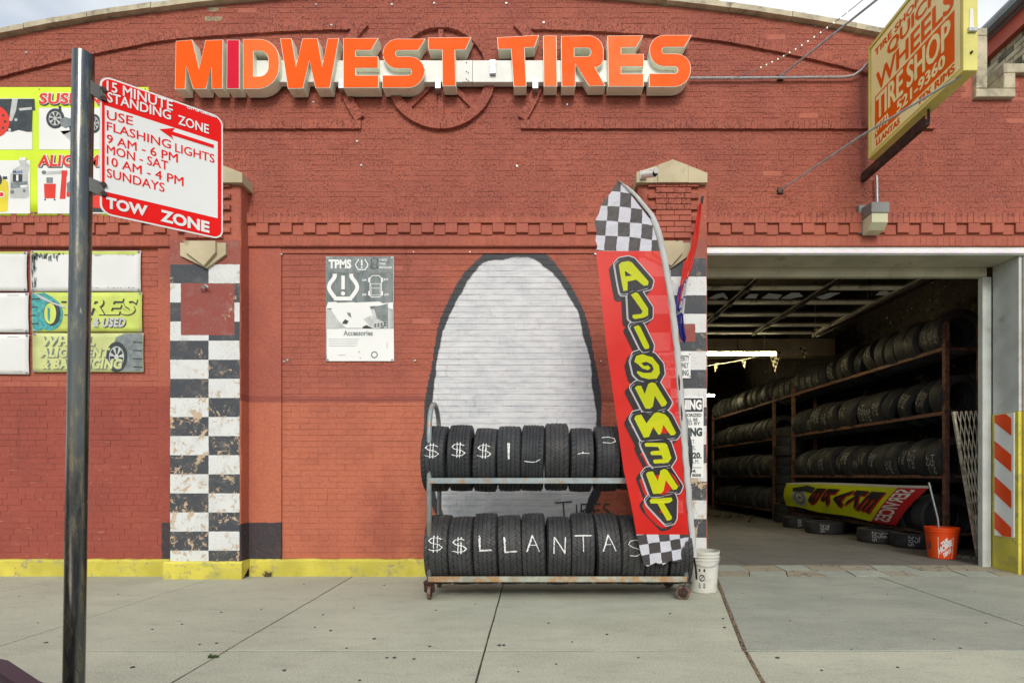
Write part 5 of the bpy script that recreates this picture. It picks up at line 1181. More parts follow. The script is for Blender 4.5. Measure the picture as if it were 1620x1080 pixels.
for ci, (X, d, yaw) in enumerate(((XLf, DFr, 0.0), (XRt, DFr, 1.25), (XLf, DBk, .4), (XRt, DBk, .9))):
    c = thing('caster', '', ''); del c['label']; del c['category']; c.parent = rk; c.location = (X-rk.location.x, d-DW-rk.location.y, 0)
    g = G(); g.bbox(X-.045, X+.045, d-DW-.045, d-DW+.045, .155, .168, .003); g.build('plate', m_dkmetal, c)
    # wheel: axis along local x rotated by yaw
    rot = Matrix.Rotation(yaw, 3, 'Z'); C = Vector((X, d-DW, 0))+rot@Vector((0, .025, 0)); 
    def add(pts_r, m, nm):
        V = []; nseg = 24
        for r_, a_ in pts_r:
            for k in range(nseg): t = 2*math.pi*k/nseg; V.append(C+rot@Vector((a_, r_*math.cos(t), .064+r_*math.sin(t))))
        q = len(pts_r); Fs = [(i*nseg+k, i*nseg+(k+1) % nseg, ((i+1) % q)*nseg+(k+1) % nseg, ((i+1) % q)*nseg+k) for i in range(q) for k in range(nseg)]
        fix_normals(mesh(nm, V, Fs, m, c, smooth=False))
    add([(.062, -.014), (.064, -.01), (.064, .01), (.062, .014), (.044, .016), (.044, -.016)], m_caster, 'wheel'); add([(.043, -.012), (.043, .012), (.01, .019), (.01, -.019)], m_dkmetal, 'hub')
    g = G()
    for sx_ in (-1, 1):
        A = C+rot@Vector((sx_*.024, 0, .064)); B = Vector((X, d-DW, 0))+rot@Vector((sx_*.024, 0, .153)); g.bar(A, B, .004, .05, up=rot@Vector((1, 0, 0)))
    g.tube([C+rot@Vector((-.032, 0, .064)), C+rot@Vector((.032, 0, .064))], .009, 8); g.build('fork', m_dkmetal, c)
hs_ = (DBk-DFr)/2-.015; yc = (DFr+DBk)/2-DW-.003
def rest_z(ti, zr): return zr-.006+math.sqrt(TY[ti]['R']**2-hs_**2)
topc = ['$', '$', '$', 'I', '_', '', "'", '', ')', '', '']; TI = [0, 2, 4, 0, 2, 1, 4, 0, 5, 2, 0]
lt = ['with a chalk dollar sign, first from the left on the upper shelf of wheeled rack', 'with a chalk dollar sign, second from the left on the upper shelf of wheeled rack', 'with a chalk dollar sign, third from the left on the upper shelf of wheeled rack', 'with one thick upright chalk stroke on the upper shelf of wheeled rack', 'with a low curved chalk stroke on the upper shelf of wheeled rack', 'without chalk, just left of the faint chalk cross on the upper rack shelf', 'with a faint small chalk cross on the upper shelf of wheeled rack', 'without chalk, just right of the faint chalk cross on the upper rack shelf', 'with a chalk hook near its top on the upper shelf beside the red flag', 'first one half hidden by the red flag on the upper rack shelf', 'last one at the right end of the upper rack shelf behind the flag']
def seqx(px0, n, step): return [xx(px0+step*k, 5.08) for k in range(n)]
tx_ = [692, 731, 770, 807, 843, 880, 918, 957, 995, 1031, 1064]
chb = {}
def chalk_for(s, ti, vc=.05, h=.115, lw=.0078):
    me = chalk_mesh([s], TY[ti]['R'], TY[ti]['w'], vc, h, lw, usew=.70 if s != 'T' else .78, rnd=R, rough=True); me.materials.append(m_chalk); return me
topc = ['$', '$', '$', 'I', '_', '', "'", '', ')', '', '']
topc = ['$', '$', '$', 'I', '_', '', "'", ')', '', '', '']; 
lt = ['tire '+x.replace('the ', '').replace('a chalk', 'chalk') for x in lt]
lt[7] = 'tire with a chalk hook near its top on the upper shelf beside the flag'; lt[8] = 'tire just right of the chalk hook one, half behind the red flag, upper shelf'; lt[9] = 'black tire fully behind the red flag near the right end of the upper rack shelf'; lt[5] = 'plain black tire between the low curved stroke and the faint chalk cross, upper rack shelf'
for k in range(11):
    ti = TI[k]; c = chalk_for(topc[k], ti, {'I': .06, '_': .0, "'": .04, ')': .16}.get(topc[k], .07), {'I': .15, '_': .09, ')': .085, "'": .07}.get(topc[k], .14)) if topc[k] else None
    put_tyre(ti, (xx(tx_[k], 5.08), yc+R.uniform(-.004, .004), rest_z(ti, ZL[1])), (R.uniform(-.02, .02), R.uniform(.0, .05) if k < 5 else R.uniform(-.01, .02), R.uniform(-.02, .02)), lt[k], 'tires on the wheeled rack', c)
botc = ['$', '$', 'L', 'L', 'A', 'N', 'T', 'A', 'S', '', '']; TB = [3, 1, 5, 3, 5, 1, 5, 5, 3, 1, 5]; bxp = [698, 735, 771, 808, 845, 882, 919, 956, 993, 1030, 1066]
lb = ['chalk dollar sign, first on the lower shelf of wheeled rack', 'chalk dollar sign, second on the lower shelf of wheeled rack', 'chalk letter L, the first L on the lower shelf of wheeled rack', 'chalk letter L, the second L on the lower shelf of wheeled rack', 'chalk letter A left of the chalk N on the lower rack shelf', 'chalk letter N on the lower shelf of wheeled rack', 'chalk letter T on the lower shelf of wheeled rack', 'chalk letter A right of the chalk T on the lower rack shelf', 'chalk letter S on the lower shelf of wheeled rack']
for k in range(11):
    ti = TB[k]; c = chalk_for(botc[k], ti, .085 if botc[k] != 'S' else .055, .15) if botc[k] else None
    lab = 'tire with '+lb[k] if k < 9 else ('black tire behind the checkered hem of the red flag on the lower rack shelf' if k == 9 else 'black tire at the right end of the lower rack shelf beside the white bucket')
    put_tyre(ti, (xx(bxp[k], 5.08), yc+R.uniform(-.004, .004), rest_z(ti, ZL[0])), (R.uniform(-.02, .02), R.uniform(-.05, .02), R.uniform(-.03, .03)), lab, 'tires on the wheeled rack', c)
# ------------------------------------------------------------------ feather flag ALIGNMENT
ff = thing('feather_flag', 'tall red feather flag with mirrored yellow ALIGNMENT lettering and black and white checks', 'flag', (xx(1100, 4.95), 4.95-DW, 0.02))
LFT = [(287,978),(300,968),(312,961),(338,946),(352,941),(362,943),(380,945),(397,943),(470,951),(560,961),(650,974),(740,986),(800,999),(845,1007),(870,1013),(893,1019)]
RGT = [(287,979),(300,1000),(312,1013),(338,1034),(352,1041),(362,1045),(380,1050),(397,1054),(470,1067),(560,1077),(650,1084),(740,1091),(800,1096),(845,1100),(870,1102),(893,1103)]
def interp(T, y):
    if y <= T[0][0]: return T[0][1]
    for (a, b), (c, d) in zip(T[:-1], T[1:]):
        if y <= c: return b+(d-b)*(y-a)/(c-a)
    return T[-1][1]
def fdepth(px, py):
    l, r = interp(LFT, py), interp(RGT, py); u = min(1.05, max(-.1, (px-l)/max(r-l, 6))); v = (py-287)/606
    wave = .010*math.sin(py*.021+u*1.5)+.007*math.sin(u*4.5+py*.009)*(1-u*.4)
    if py > 835: wave += .012*(py-835)/58*math.sin(u*11)
    return 4.70+.13*max(0, u)**3*max(0, v)+wave
def FF(px, py, off=0.0): return W(px, py, fdepth(px, py)-off)
ys = [287, 291, 296, 303, 312, 325, 338, 352, 366, 380, 389, 397]+[397+(845-397)*k/26 for k in range(1, 27)]+[857, 869, 881, 893]
NC = 12
def strip(nm, y0_, y1_, m, wob=0):
    rowsy = [y for y in ys if y0_-.1 <= y <= y1_+.1]; V = []
    for y in rowsy:
        l, r = interp(LFT, y), interp(RGT, y); sw = min(10.5, (r-l)*.45) if y > 300 else (r-l)*.3
        for i in range(NC+1):
            x = l+(r-sw-l)*i/NC; yy = y
            if y > 892: yy = y-10*(i/NC)**1.5+2.5*math.sin(i*1.6)
            if y < 396 and i == 0 and y > 300: x += R.uniform(-3, 2)
            V.append(FF(x, yy))
    n = len(rowsy); Fs = [(j*(NC+1)+i, (j+1)*(NC+1)+i, (j+1)*(NC+1)+i+1, j*(NC+1)+i+1) for j in range(n-1) for i in range(NC)]
    return mesh(nm, V, Fs, m, ff, smooth=True)
strip('checkered_top', 287, 397, m_check_top); redc = strip('red_cloth', 397, 845, m_cred); strip('checkered_hem', 845, 893, m_check_bot)
V = []; rowsy = [y for y in ys if y < 886]
for y in rowsy:
    l, r = interp(LFT, y), interp(RGT, y); sw = min(10.5, (r-l)*.45) if y > 300 else (r-l)*.3
    for k in range(9):
        a = math.pi*2*k/8; cx_ = r-sw/2; p = FF(cx_, y); V.append(p+Vector((math.cos(a)*sw/2*4.7/F*(1+.16*math.sin(y*.9+k)), -math.sin(a)*.02*(1+.35*math.sin(y*1.7+k)), 0)))
n = len(rowsy); Fs = [(j*9+i, (j+1)*9+i, (j+1)*9+i+1, j*9+i+1) for j in range(n-1) for i in range(8)]
mesh('sleeve', V, Fs, m_csleeve, ff, smooth=True)
pts = [FF(interp(RGT, y)-6, y)+Vector((0, .0, 0)) for y in (300, 352, 397, 560, 740, 845, 870)]+[W(1101, 900, 4.93), W(1102, 915, 5.0)]
g = G(); g.tube(pts, .010, 8); g.build('pole', m_dkmetal, ff)
a2 = lambda pts: [(930+x/3.375, 280+y/3.375) for x, y in pts]; a3 = lambda pts: [(960+x/3.27, 580+y/3.27) for x, y in pts]
GL = [ (a2([(165,470),(178,455),(215,448),(235,455),(325,558),(320,578),(298,580),(258,548),(212,558),(212,605),(190,608),(180,560)]), [a2([(197,500),(236,527),(200,530)])]),
 (a2([(230,628),(255,615),(270,622),(322,702),(322,738),(300,750),(250,758),(237,748),(240,735),(285,730),(292,716)]), []),
 (a2([(245,800),(268,790),(280,800),(328,900),(326,915),(306,918),(296,905)]), []),
 (a2([(248,985),(258,955),(290,945),(345,962),(380,1005),(385,1045),(368,1075),(325,1078),(285,1068),(262,1045),(265,1034),(300,1045),(338,1044),(352,1025),(342,1000),(312,985),(285,992),(300,1008),(322,1005),(335,1020),(320,1030),(290,1020),(270,1000)]), []),
 (a3([(145,108),(158,97),(178,98),(196,140),(215,88),(232,80),(250,84),(312,185),(303,200),(284,206),(248,150),(238,205),(222,217),(200,215)]), []),
 (a3([(142,268),(150,252),(178,246),(205,292),(245,240),(262,234),(300,245),(318,262),(358,340),(350,352),(330,354),(292,300),(280,345),(268,352),(240,310),(218,362),(192,366)]), []),
 (a3([(195,398),(205,392),(300,393),(312,402),(334,470),(318,495),(248,500),(239,490),(243,480),(290,476),(283,456),(230,456),(225,446),(230,436),(275,432),(264,413),(200,412)]), []),
 (a3([(203,555),(212,543),(238,540),(264,590),(278,536),(295,527),(312,532),(368,618),(362,632),(342,636),(305,585),(294,640),(280,655),(240,656)]), []),
 (a3([(221,692),(232,680),(335,675),(340,690),(325,702),(296,705),(338,778),(332,790),(312,795),(262,706),(228,706)]), []) ]
def fprint(nm, poly, off, m, holes=()):
    g = G(); g.prism(poly, lambda a, b: FF(a, b, off), None, holes, sides=False); return g.build(nm, m, redc)
for P, H in GL:
    h0 = hull(P); o1 = fillet([(x, y, 6) for x, y in inset(h0, -8.5)], 4); sgn = 1
    sh = hull([(x-7, y+8) for x, y in o1]+o1)
    fprint('letter_shadow', sh, .003, m_cblack)
    fprint('letter_edge', fillet([(x, y, 7) for x, y in inset(h0, -8.8)], 4), .0045, m_cwhite); fprint('letter_outline', inset(fillet([(x, y, 6) for x, y in inset(h0, -7.4)], 4), .0), .006, m_cblack)
    fprint('letter_grey', fillet([(x-2.6, y+1.5, 5) for x, y in inset(h0, -4.5)], 4), .0068, m_cwhite); fprint('letter_fill', fillet([(x-1.8, y+1, 5) for x, y in inset(h0, -4.1)], 4), .0076, m_cblack)
    fprint('yellow_letter', P, .0090, m_cyel, H)
# small furled flag on the right pilaster
sf = thing('small_flag', 'narrow drooping red white and blue flag on a slanted stick beside the garage opening', 'flag', W(1108, 316, 5.6))
g = G(); g.tube([W(1111, 313, 5.6), W(1085, 450, 5.62), W(1078, 470, 5.7)], .008, 8); g.build('stick', m_dkmetal, sf); g = G(); g.tube([W(1111.5, 311, 5.6), W(1110, 321, 5.6)], .014, 8); g.build('stick_tip', m_black, sf)
def drape(nm, rows_, m, d0=5.57, fold=.02, cols=8, ph=0):
    V = []
    for j, (y, l, r) in enumerate(rows_):
        for i in range(cols+1): u = i/cols; V.append(W(l+(r-l)*u, y+2*math.sin(u*7+j), d0+fold*math.sin(u*12+j*.7+ph)))
    Fs = [(j*(cols+1)+i, (j+1)*(cols+1)+i, (j+1)*(cols+1)+i+1, j*(cols+1)+i+1) for j in range(len(rows_)-1) for i in range(cols)]
    return mesh(nm, V, Fs, m, sf, smooth=True)
drape('red_cloth', [(321,1106,1110),(340,1102,1109),(365,1098,1106),(390,1093,1103),(405,1088,1099),(420,1083,1096),(430,1081,1092),(440,1080,1088)], m_credsolid)
drape('red_fold', [(412,1082,1088),(440,1077,1084),(460,1074,1080),(478,1071,1077),(484,1072,1075)], m_credsolid, 5.56, .015, 5)
drape('white_cloth', [(422,1083,1092),(440,1079,1088),(465,1076,1085),(480,1074,1084),(498,1072,1082),(512,1073,1080)], m_cwhsolid, 5.60)
drape('blue_cloth', [(452,1074,1078),(470,1070,1076),(486,1068,1075),(492,1069,1077)], m_cblue, 5.55, .015, 5)
drape('blue_hem', [(496,1070,1081),(510,1072,1082),(525,1074,1084),(536,1077,1086),(542,1081,1084)], m_cblue, 5.58, .02)
for px, py in ((1080, 452), (1084, 446), (1079, 474), (1083, 470), (1077, 488)): 
    g = G(); g.prism([(px+(3 if k % 2 == 0 else 1.3)*math.sin(k*math.pi/5), py-(3 if k % 2 == 0 else 1.3)*math.cos(k*math.pi/5)) for k in range(10)], lambda a, b: W(a, b, 5.54), None, sides=False); g.build('star', m_cblue, sf)
# ------------------------------------------------------------------ buckets
def bucket(nm, label, X, y, z, h, r0, r1, m, grp='buckets'):
    t = thing(nm, label, 'bucket', (X, y, z), grp); prof = [(.0, 0), (r0-.006, 0), (r0, .006), (r0+(r1-r0)*.76, h*.78), (r0+(r1-r0)*.8+.005, h*.785), (r0+(r1-r0)*.8+.005, h*.80), (r0+(r1-r0)*.82, h*.805), (r0+(r1-r0)*.87, h*.85), (r1+.005, h*.86), (r1+.005, h*.875), (r1-.002, h*.88), (r1-.001, h*.93), (r1+.005, h*.935), (r1+.006, h), (r1-.001, h), (r1-.003, h*.9), (r0-.004, .012), (0, .012)]
    g = G(); g.lathe(prof, (X, y, z), 40); o = g.build('bucket_body', m, t); fix_normals(o); autosmooth(o, 35); return t, o
t, wb = bucket('plastic_bucket', 'dirty white plastic bucket beside the right end of the wheeled tire rack', xx(1112, 5.2), 5.2-DW, 0.0, .395, .128, .150, m_bucketw)
def onb(cx_, cy_, rr, ang, zz_, off=.0015):     # point on bucket side: ang measured from -Y toward +X
    return Vector((cx_+(rr+off)*math.sin(ang), cy_-(rr+off)*math.cos(ang), zz_))
def bprint(o, polys, cx_, cy_, z0_, h, r0, r1, m, off=.0015, nm='print'):
    g = G()
    for poly in polys:
        tri = tessellate_polygon([[Vector((p[0], p[1], 0)) for p in poly]]); V = []
        for a, v in poly: V.append(onb(cx_, cy_, r0+(r1-r0)*v*.98, a, z0_+h*v, off))
        g.add(V, [tuple(f) for f in tri])
    return g.build(nm, m, o)
bx_, by_ = t.location.x, t.location.y
bprint(wb, [rect(-.62, .1, -.12, .62)], bx_, by_, 0, .395, .128, .150, m_ltgrey, .001); bprint(wb, ribbon2([(-.37+.17*math.cos(a), .38+.07*math.sin(a)) for a in [k*.524 for k in range(12)]], .03, True)+ribbon2([(-.49, .33), (-.25, .43)], .03)+[rect(-.58, .53, -.16, .6), rect(-.58, .14, -.16, .17), rect(-.58, .19, -.16, .21), rect(-.58, .23, -.16, .25)], bx_, by_, 0, .395, .128, .150, m_dkprint, .002)
g = G(); g.tube([onb(bx_, by_, .155, a, .36-.10*math.cos(a*.95)) for a in [k*.16 for k in range(-9, 10)]], .003, 6); g.build('handle', m_galv, t)
ox, oy, oz = xx(1490, 6.97), 6.97-DW, FZ
t, ob = bucket('orange_bucket', 'bright orange plastic bucket with white printed logo standing by the garage tire shelves', ox, oy, oz, .402, .150, .187, m_bucketo)
# logo square, facing the camera
view = math.atan2(-ox, DW+oy)  # angle from -Y toward the camera
def bl_(pts): return [(view+.30+p[0], p[1]) for p in pts]
bprint(ob, [bl_(q) for q in ribbon2([(-.52, .06), (.42, .06), (.42, .68), (-.52, .68)], .028, True)], ox, oy, oz, .402, .150, .187, m_white)
def btxt(body, a0, v0, a1, v1, h, m=m_white):
    V, Fs = text_geo(body, .06); P = []
    for u, v in V: a = view+.30+a0+(a1-a0)*u-.10*v; vv = v0+(v1-v0)*u+h*v; P.append(onb(ox, oy, .150+.037*vv*.98, a, oz+.402*vv, .0022))
    mesh('lettering', P, Fs, m, ob)
btxt('THE', -.28, .40, .12, .58, .12); btxt('HOME', -.46, .14, .38, .46, .20); btxt('DEPOT', -.14, .06, .38, .25, .13)
bprint(ob, [[(view-1.1, .3), (view-.75, .3), (view-.75, .55), (view-1.1, .55)]], ox, oy, oz, .402, .150, .187, m_dkprint)
g = G(); g.tube([(ox-.02, oy, oz+.03), (ox-.05, oy+.0, oz+.50), (ox-.155, oy+.02, oz+.98)], .012, 8); tag(g.build('metal_stick', m_galv), 'thin pale metal pole standing slanted in the orange bucket', 'pole')
# ------------------------------------------------------------------ garage interior
ga = thing('garage_interior', 'dark brick garage interior with a boarded ceiling seen through the wide opening', 'garage', (3, 10, 0))
WX = 6.55
def slabx(nm, x0, x1, y0_, y1_, z0, z1, m): g = G(); g.box(x0, x1, y0_, y1_, z0, z1); return g.build(nm, m, ga)
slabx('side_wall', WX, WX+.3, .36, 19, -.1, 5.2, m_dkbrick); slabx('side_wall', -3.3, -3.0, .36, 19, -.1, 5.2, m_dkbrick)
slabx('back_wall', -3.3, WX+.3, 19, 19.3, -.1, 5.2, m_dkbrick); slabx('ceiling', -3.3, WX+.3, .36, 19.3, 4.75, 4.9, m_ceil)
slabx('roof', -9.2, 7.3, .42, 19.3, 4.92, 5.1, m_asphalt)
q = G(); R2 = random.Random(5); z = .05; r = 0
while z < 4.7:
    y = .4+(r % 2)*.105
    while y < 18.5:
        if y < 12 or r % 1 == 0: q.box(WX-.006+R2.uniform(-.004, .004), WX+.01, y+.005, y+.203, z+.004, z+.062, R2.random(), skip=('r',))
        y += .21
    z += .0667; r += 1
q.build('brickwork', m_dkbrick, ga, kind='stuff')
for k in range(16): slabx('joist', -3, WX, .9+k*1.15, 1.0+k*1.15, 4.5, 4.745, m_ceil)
slabx('ceiling_beam', -3, WX-.01, 5.5, 5.8, 3.70, 4.06, m_beam); slabx('ceiling_beam', -3, 4.9, 9.2, 9.5, 3.5, 3.9, m_beam)
slabx('beam_joint', 4.44, 4.452, 5.493, 5.499, 3.71, 4.05, m_black)
# two fluorescent lights
for (x0, x1, y, z, lab) in ((3.2, 4.72, 4.3, 3.457, 'nearer glowing fluorescent tube hanging under the pale ceiling beam in the garage'), (4.6, 5.35, 9.6, 3.45, 'farther small glowing fluorescent tube deep inside the garage')):
    t = thing('fluorescent_light', lab, 'ceiling light', ((x0+x1)/2, y, z), 'fluorescent tubes'); g = G(); g.tube([(x0, y, z), (x1, y, z)], .019, 10); g.build('tube', m_fluo, t)
    g = G(); g.bbox(x0-.03, x1+.03, y+.03, y+.10, z+.01, z+.06, .003); g.build('fixture', m_raceway, t); g = G(); g.tube([(x0+.2, y+.06, z+.06), (x0+.2, y+.06, 4.5)], .004, 5); g.tube([(x1-.2, y+.06, z+.06), (x1-.2, y+.06, 4.5)], .004, 5); g.build('hanger', m_dkmetal, t)
# raised sectional door
dr = thing('overhead_door', 'raised sectional garage door with cream rails and glass panes hanging flat under the ceiling', 'garage door', (3.3, 1.6, 3.54))
ZD = 3.54; ry = [.42, .92, 1.50, 2.07, 2.62, 3.12]; mx_ = [1.72, 2.79, 3.80, 4.83]
for k, y in enumerate(ry):
    g = G(); w_ = .055 if k < 5 else .09; g.bbox(mx_[0]-.05, mx_[-1]+.03, y-w_/2, y+w_/2, ZD, ZD+.045, .003); g.build('rail', m_alum, dr)
    if 0 < k < 5: g = G(); g.bbox(mx_[0]-.05, mx_[-1]+.03, y+w_/2+.004, y+w_/2+.05, ZD+.002, ZD+.043, .003); g.build('rail', m_alum, dr)
for x in mx_:
    for k in range(5): g = G(); g.box(x-.03, x+.03, ry[k]+.085 if k else ry[k]+.03, ry[k+1]-.03, ZD+.003, ZD+.042); g.build('mullion', m_alum, dr)
    g = G(); g.bar((x, .42, ZD-.018), (x, 3.15, ZD-.018), .035, .03); g.build('strut', m_dkmetal, dr)
    for y in ry[1:5]: g = G(); g.bbox(x-.04, x+.04, y-.05, y+.07, ZD-.04, ZD-.034, .002); g.build('hinge', m_dkmetal, dr)
for k in range(5):
    for i in range(3): g = G(); g.box(mx_[i]+.032, mx_[i+1]-.032, (ry[k]+.09 if k else ry[k]+.032), ry[k+1]-.032, ZD+.018, ZD+.024); g.build('pane', m_pane, dr)
pls = Plane((0, 0, ZD+.012), (0, 0, -1))
for poly in ([(1120,472),(1134,465),(1145,463),(1152,472),(1149,473),(1143,470),(1132,473)], [(1204,472),(1216,464),(1238,466),(1231,473)], [(1235,472),(1252,463),(1264,463),(1271,469),(1258,471),(1250,473)], [(1291,470),(1312,463),(1330,463),(1310,472),(1301,474)], [(1178,472),(1186,465),(1200,465),(1196,472)], [(1385,467),(1392,461),(1402,460),(1409,463),(1400,467)]): flat('sticker', poly, pls, .0, m_ltgrey, dr)
g = G(); 
for x in (mx_[-1]+.12, mx_[-1]+.20): g.bar((x, .40, ZD+.03), (x, 3.4, ZD+.03), .02, .05)
g.build('track', m_dkmetal, dr)
g = G(); g.bar((mx_[-1]+.16, 3.35, ZD+.03), (mx_[-1]+.16, 3.38, 4.5), .03); g.bar((mx_[-1]+.16, 1.9, ZD+.03), (mx_[-1]+.16, 1.9, 4.5), .03); g.build('hanger', m_dkmetal, dr)
g = G(); g.tube([(2.92, 3.14, ZD-.01), (2.9, 3.05, ZD-.11), (2.82, 3.0, ZD-.13)], .008, 6); g.build('handle', m_dkmetal, dr)
# pennant string
pn_ = thing('pennant_string', 'string of small checkered triangle pennants hanging across the garage interior', 'pennants', (4.2, 4.3, 3.2))
sp = smoothp([W(1110, 580, 10.4), W(1170, 570, 10.6), W(1226, 557, 10.8), W(1275, 548, 10.9)], 8); g = G(); g.tube(sp, .006, 5); g.build('cord', m_chalkdim, pn_)
for (px, py, w_, h_, tw) in ((1226, 557, 19, 32, 0), (1270, 550, 11, 18, 6), (1176, 569, 8, 15, 4), (1134, 575, 9, 14, -4)):
    g = G(); A = W(px-w_/2, py, 10.72); B = W(px+w_/2, py-1, 10.7); C = W(px+tw*.6, py+h_, 10.66+tw*.01); g.add([A, B, C, A+Vector((0, .004, 0)), B+Vector((0, .004, 0)), C+Vector((0, .004, 0))], [(0, 1, 2), (5, 4, 3), (0, 3, 4, 1), (1, 4, 5, 2), (2, 5, 3, 0)]); g.build('pennant', m_pennant, pn_)
# ------------------------------------------------------------------ tyre shelving
ORD = ['first', 'second', 'third', 'fourth', 'fifth', 'sixth', 'seventh', 'eighth', 'ninth', 'tenth', 'eleventh', 'twelfth', 'thirteenth', 'fourteenth', 'fifteenth', 'sixteenth', 'seventeenth', 'eighteenth', 'nineteenth', 'twentieth', 'twenty-first', 'twenty-second', 'twenty-third', 'twenty-fourth', 'twenty-fifth']
XA, XB = 5.82, 6.30
SZ = [(2.92, 'top'), (2.02, 'second'), (1.13, 'third'), (.315, 'bottom')]
def shelf(label, d0, d1, mat, ztop, xa=XA):
    y0_, y1_ = d0-DW, d1-DW; t = thing('tire_shelf', label, 'shelf', ((xa+XB)/2, (y0_+y1_)/2, FZ), 'tire shelves in the garage')
    for x in (xa, XB):
        for y in (y0_, y1_): g = G(); g.box(x-.03, x+.03, y-.028, y-.022, FZ, ztop); g.box(x+(.024 if x < 6 else -.03), x+(.03 if x < 6 else -.024), y-.021, y+.03, FZ, ztop); g.box(x-.03, x-.024, y-.0215, y+.03, FZ, ztop-.002) if x < 6 else None; g.build('post', mat, t)
    for z, nm in SZ:
        for x in (xa-.036, XB): g = G(); g.box(x-.003, x+.003, y0_-.03, y1_+.03, z-.045, z+.004); g.box(x+.0035, x+.04, y0_-.03, y1_+.03, z-.045, z-.040); g.build('rail', mat, t)
        for y in (y0_, y1_): g = G(); g.bar((xa, y+.035, z-.02), (XB, y+.035, z-.02), .03, .03); g.build('cross_bar', mat, t)
    return t
shelf('nearer rusty steel tire shelf with four levels along the right garage wall', 7.5, 11.86, m_rust, 3.27)
shelf('farther dark steel tire shelf with four levels deep along the right garage wall', 12.8, 17.1, m_rust, 3.1)
CH = []
sizes = [['225', '55', '16'], ['205', '75', '15'], ['LT', '225', '75', '16'], ['235', '55', '17'], ['195', '65', '15'], ['245', '45', '18'], ['215', '60', '16'], ['185', '65', '14'], ['265', '70', '16'], ['205', '55', 'R16'], ['275', '40', 'R20'], ['150', 'R17']]
for i, s_ in enumerate(sizes):
    for ti in range(0, 6):
        if (i+ti) % 3 == 0 or i == 2:
            me = chalk_mesh(s_, TY[ti]['R'], TY[ti]['w'], R.uniform(-.02, .05), .062, .0058, usew=.80); me.materials.append(m_chalk if (i+ti) % 2 else m_chalkdim); CH.append((ti, me))
CHT = {ti: [m for t_, m in CH if t_ == ti] for ti in range(6)}
def row(d0, d1, z, lvl, unit, chance, lean=True):
    y = d0-DW+.02; k = 0; end = d1-DW
    while True:
        ti = R.choice([0, 1, 2, 3, 5, 5, 3]); w = TY[ti]['w']
        if y+w > end: break
        if k >= len(ORD): break
        dz = math.sqrt(max(.01, TY[ti]['R']**2-.24**2))-.01
        tilt = 0.0; gap = R.choice([.002, .004, .006, .004])
        if lean and R.random() < .32: tilt = R.uniform(.12, .4)*R.choice([1, 1, -1]); gap += abs(math.sin(tilt))*TY[ti]['R']*1.0
        c = R.choice(CHT[ti]) if (R.random() < chance and CHT[ti]) else None
        u = {'near': 'nearer', 'far': 'farther'}[unit]
        put_tyre(ti, ((XA+XB)/2-.01+R.uniform(-.05, .03), y+w/2+gap/2, z+dz), (R.uniform(-.25, .25) if c else 0, tilt, -math.pi/2+R.uniform(-.05, .05)), '%s tire from the street, %s level of %s garage shelf%s' % (ORD[k], lvl, u, ', with chalk numbers' if c else ''), 'used tires on the garage shelves', c)
        y += w+gap; k += 1
row(7.5, 11.86, 2.92, 'top', 'near', .6); row(7.5, 11.86, 2.02, 'second', 'near', .65); row(7.5, 11.86, 1.13, 'third', 'near', .8); row(7.56, 11.86, .315, 'bottom', 'near', .0, False)
row(12.8, 17.0, 2.92, 'top', 'far', .15); row(12.8, 17.0, 2.02, 'second', 'far', .2); row(12.8, 17.0, 1.13, 'third', 'far', .25); row(12.8, 17.0, .315, 'bottom', 'far', .2, False)
row(11.9, 12.75, 2.92, 'top', 'far', .5) if False else None
for k in range(3):
    ti = [0, 3, 5][k]; put_tyre(ti, ((XA+XB)/2, 12.02-DW+.25*k, 2.92+.17), (0, .05, -math.pi/2), '%s used tire on the top bridge between the two garage shelves' % ORD[k], 'used tires on the garage shelves', R.choice(CHT[ti]) if CHT[ti] and k < 2 else None)
g = G(); g.box(XA-.04, XA-.034, 5.86, 6.8, 2.88, 2.925); g.box(XB-.003, XB+.003, 5.86, 6.8, 2.88, 2.925); tag(g.build('shelf_rail_bridge', m_rust), 'pair of steel rails bridging the gap between the two garage tire shelves', 'shelf rails')
z = FZ
for k in range(10):
    ti = [0, 1, 3, 0, 5, 2, 4, 1, 0, 3][k]; w = TY[ti]['w']
    put_tyre(ti, (6.0+R.uniform(-.05, .05), 12.36-DW+R.uniform(-.03, .03), z+w/2), (0, -math.pi/2, R.uniform(-.5, .5)), '%s tire from the floor in the tall stack between the two garage shelves' % ORD[k], 'stack of tires between the shelves', None)
    z += w*.985
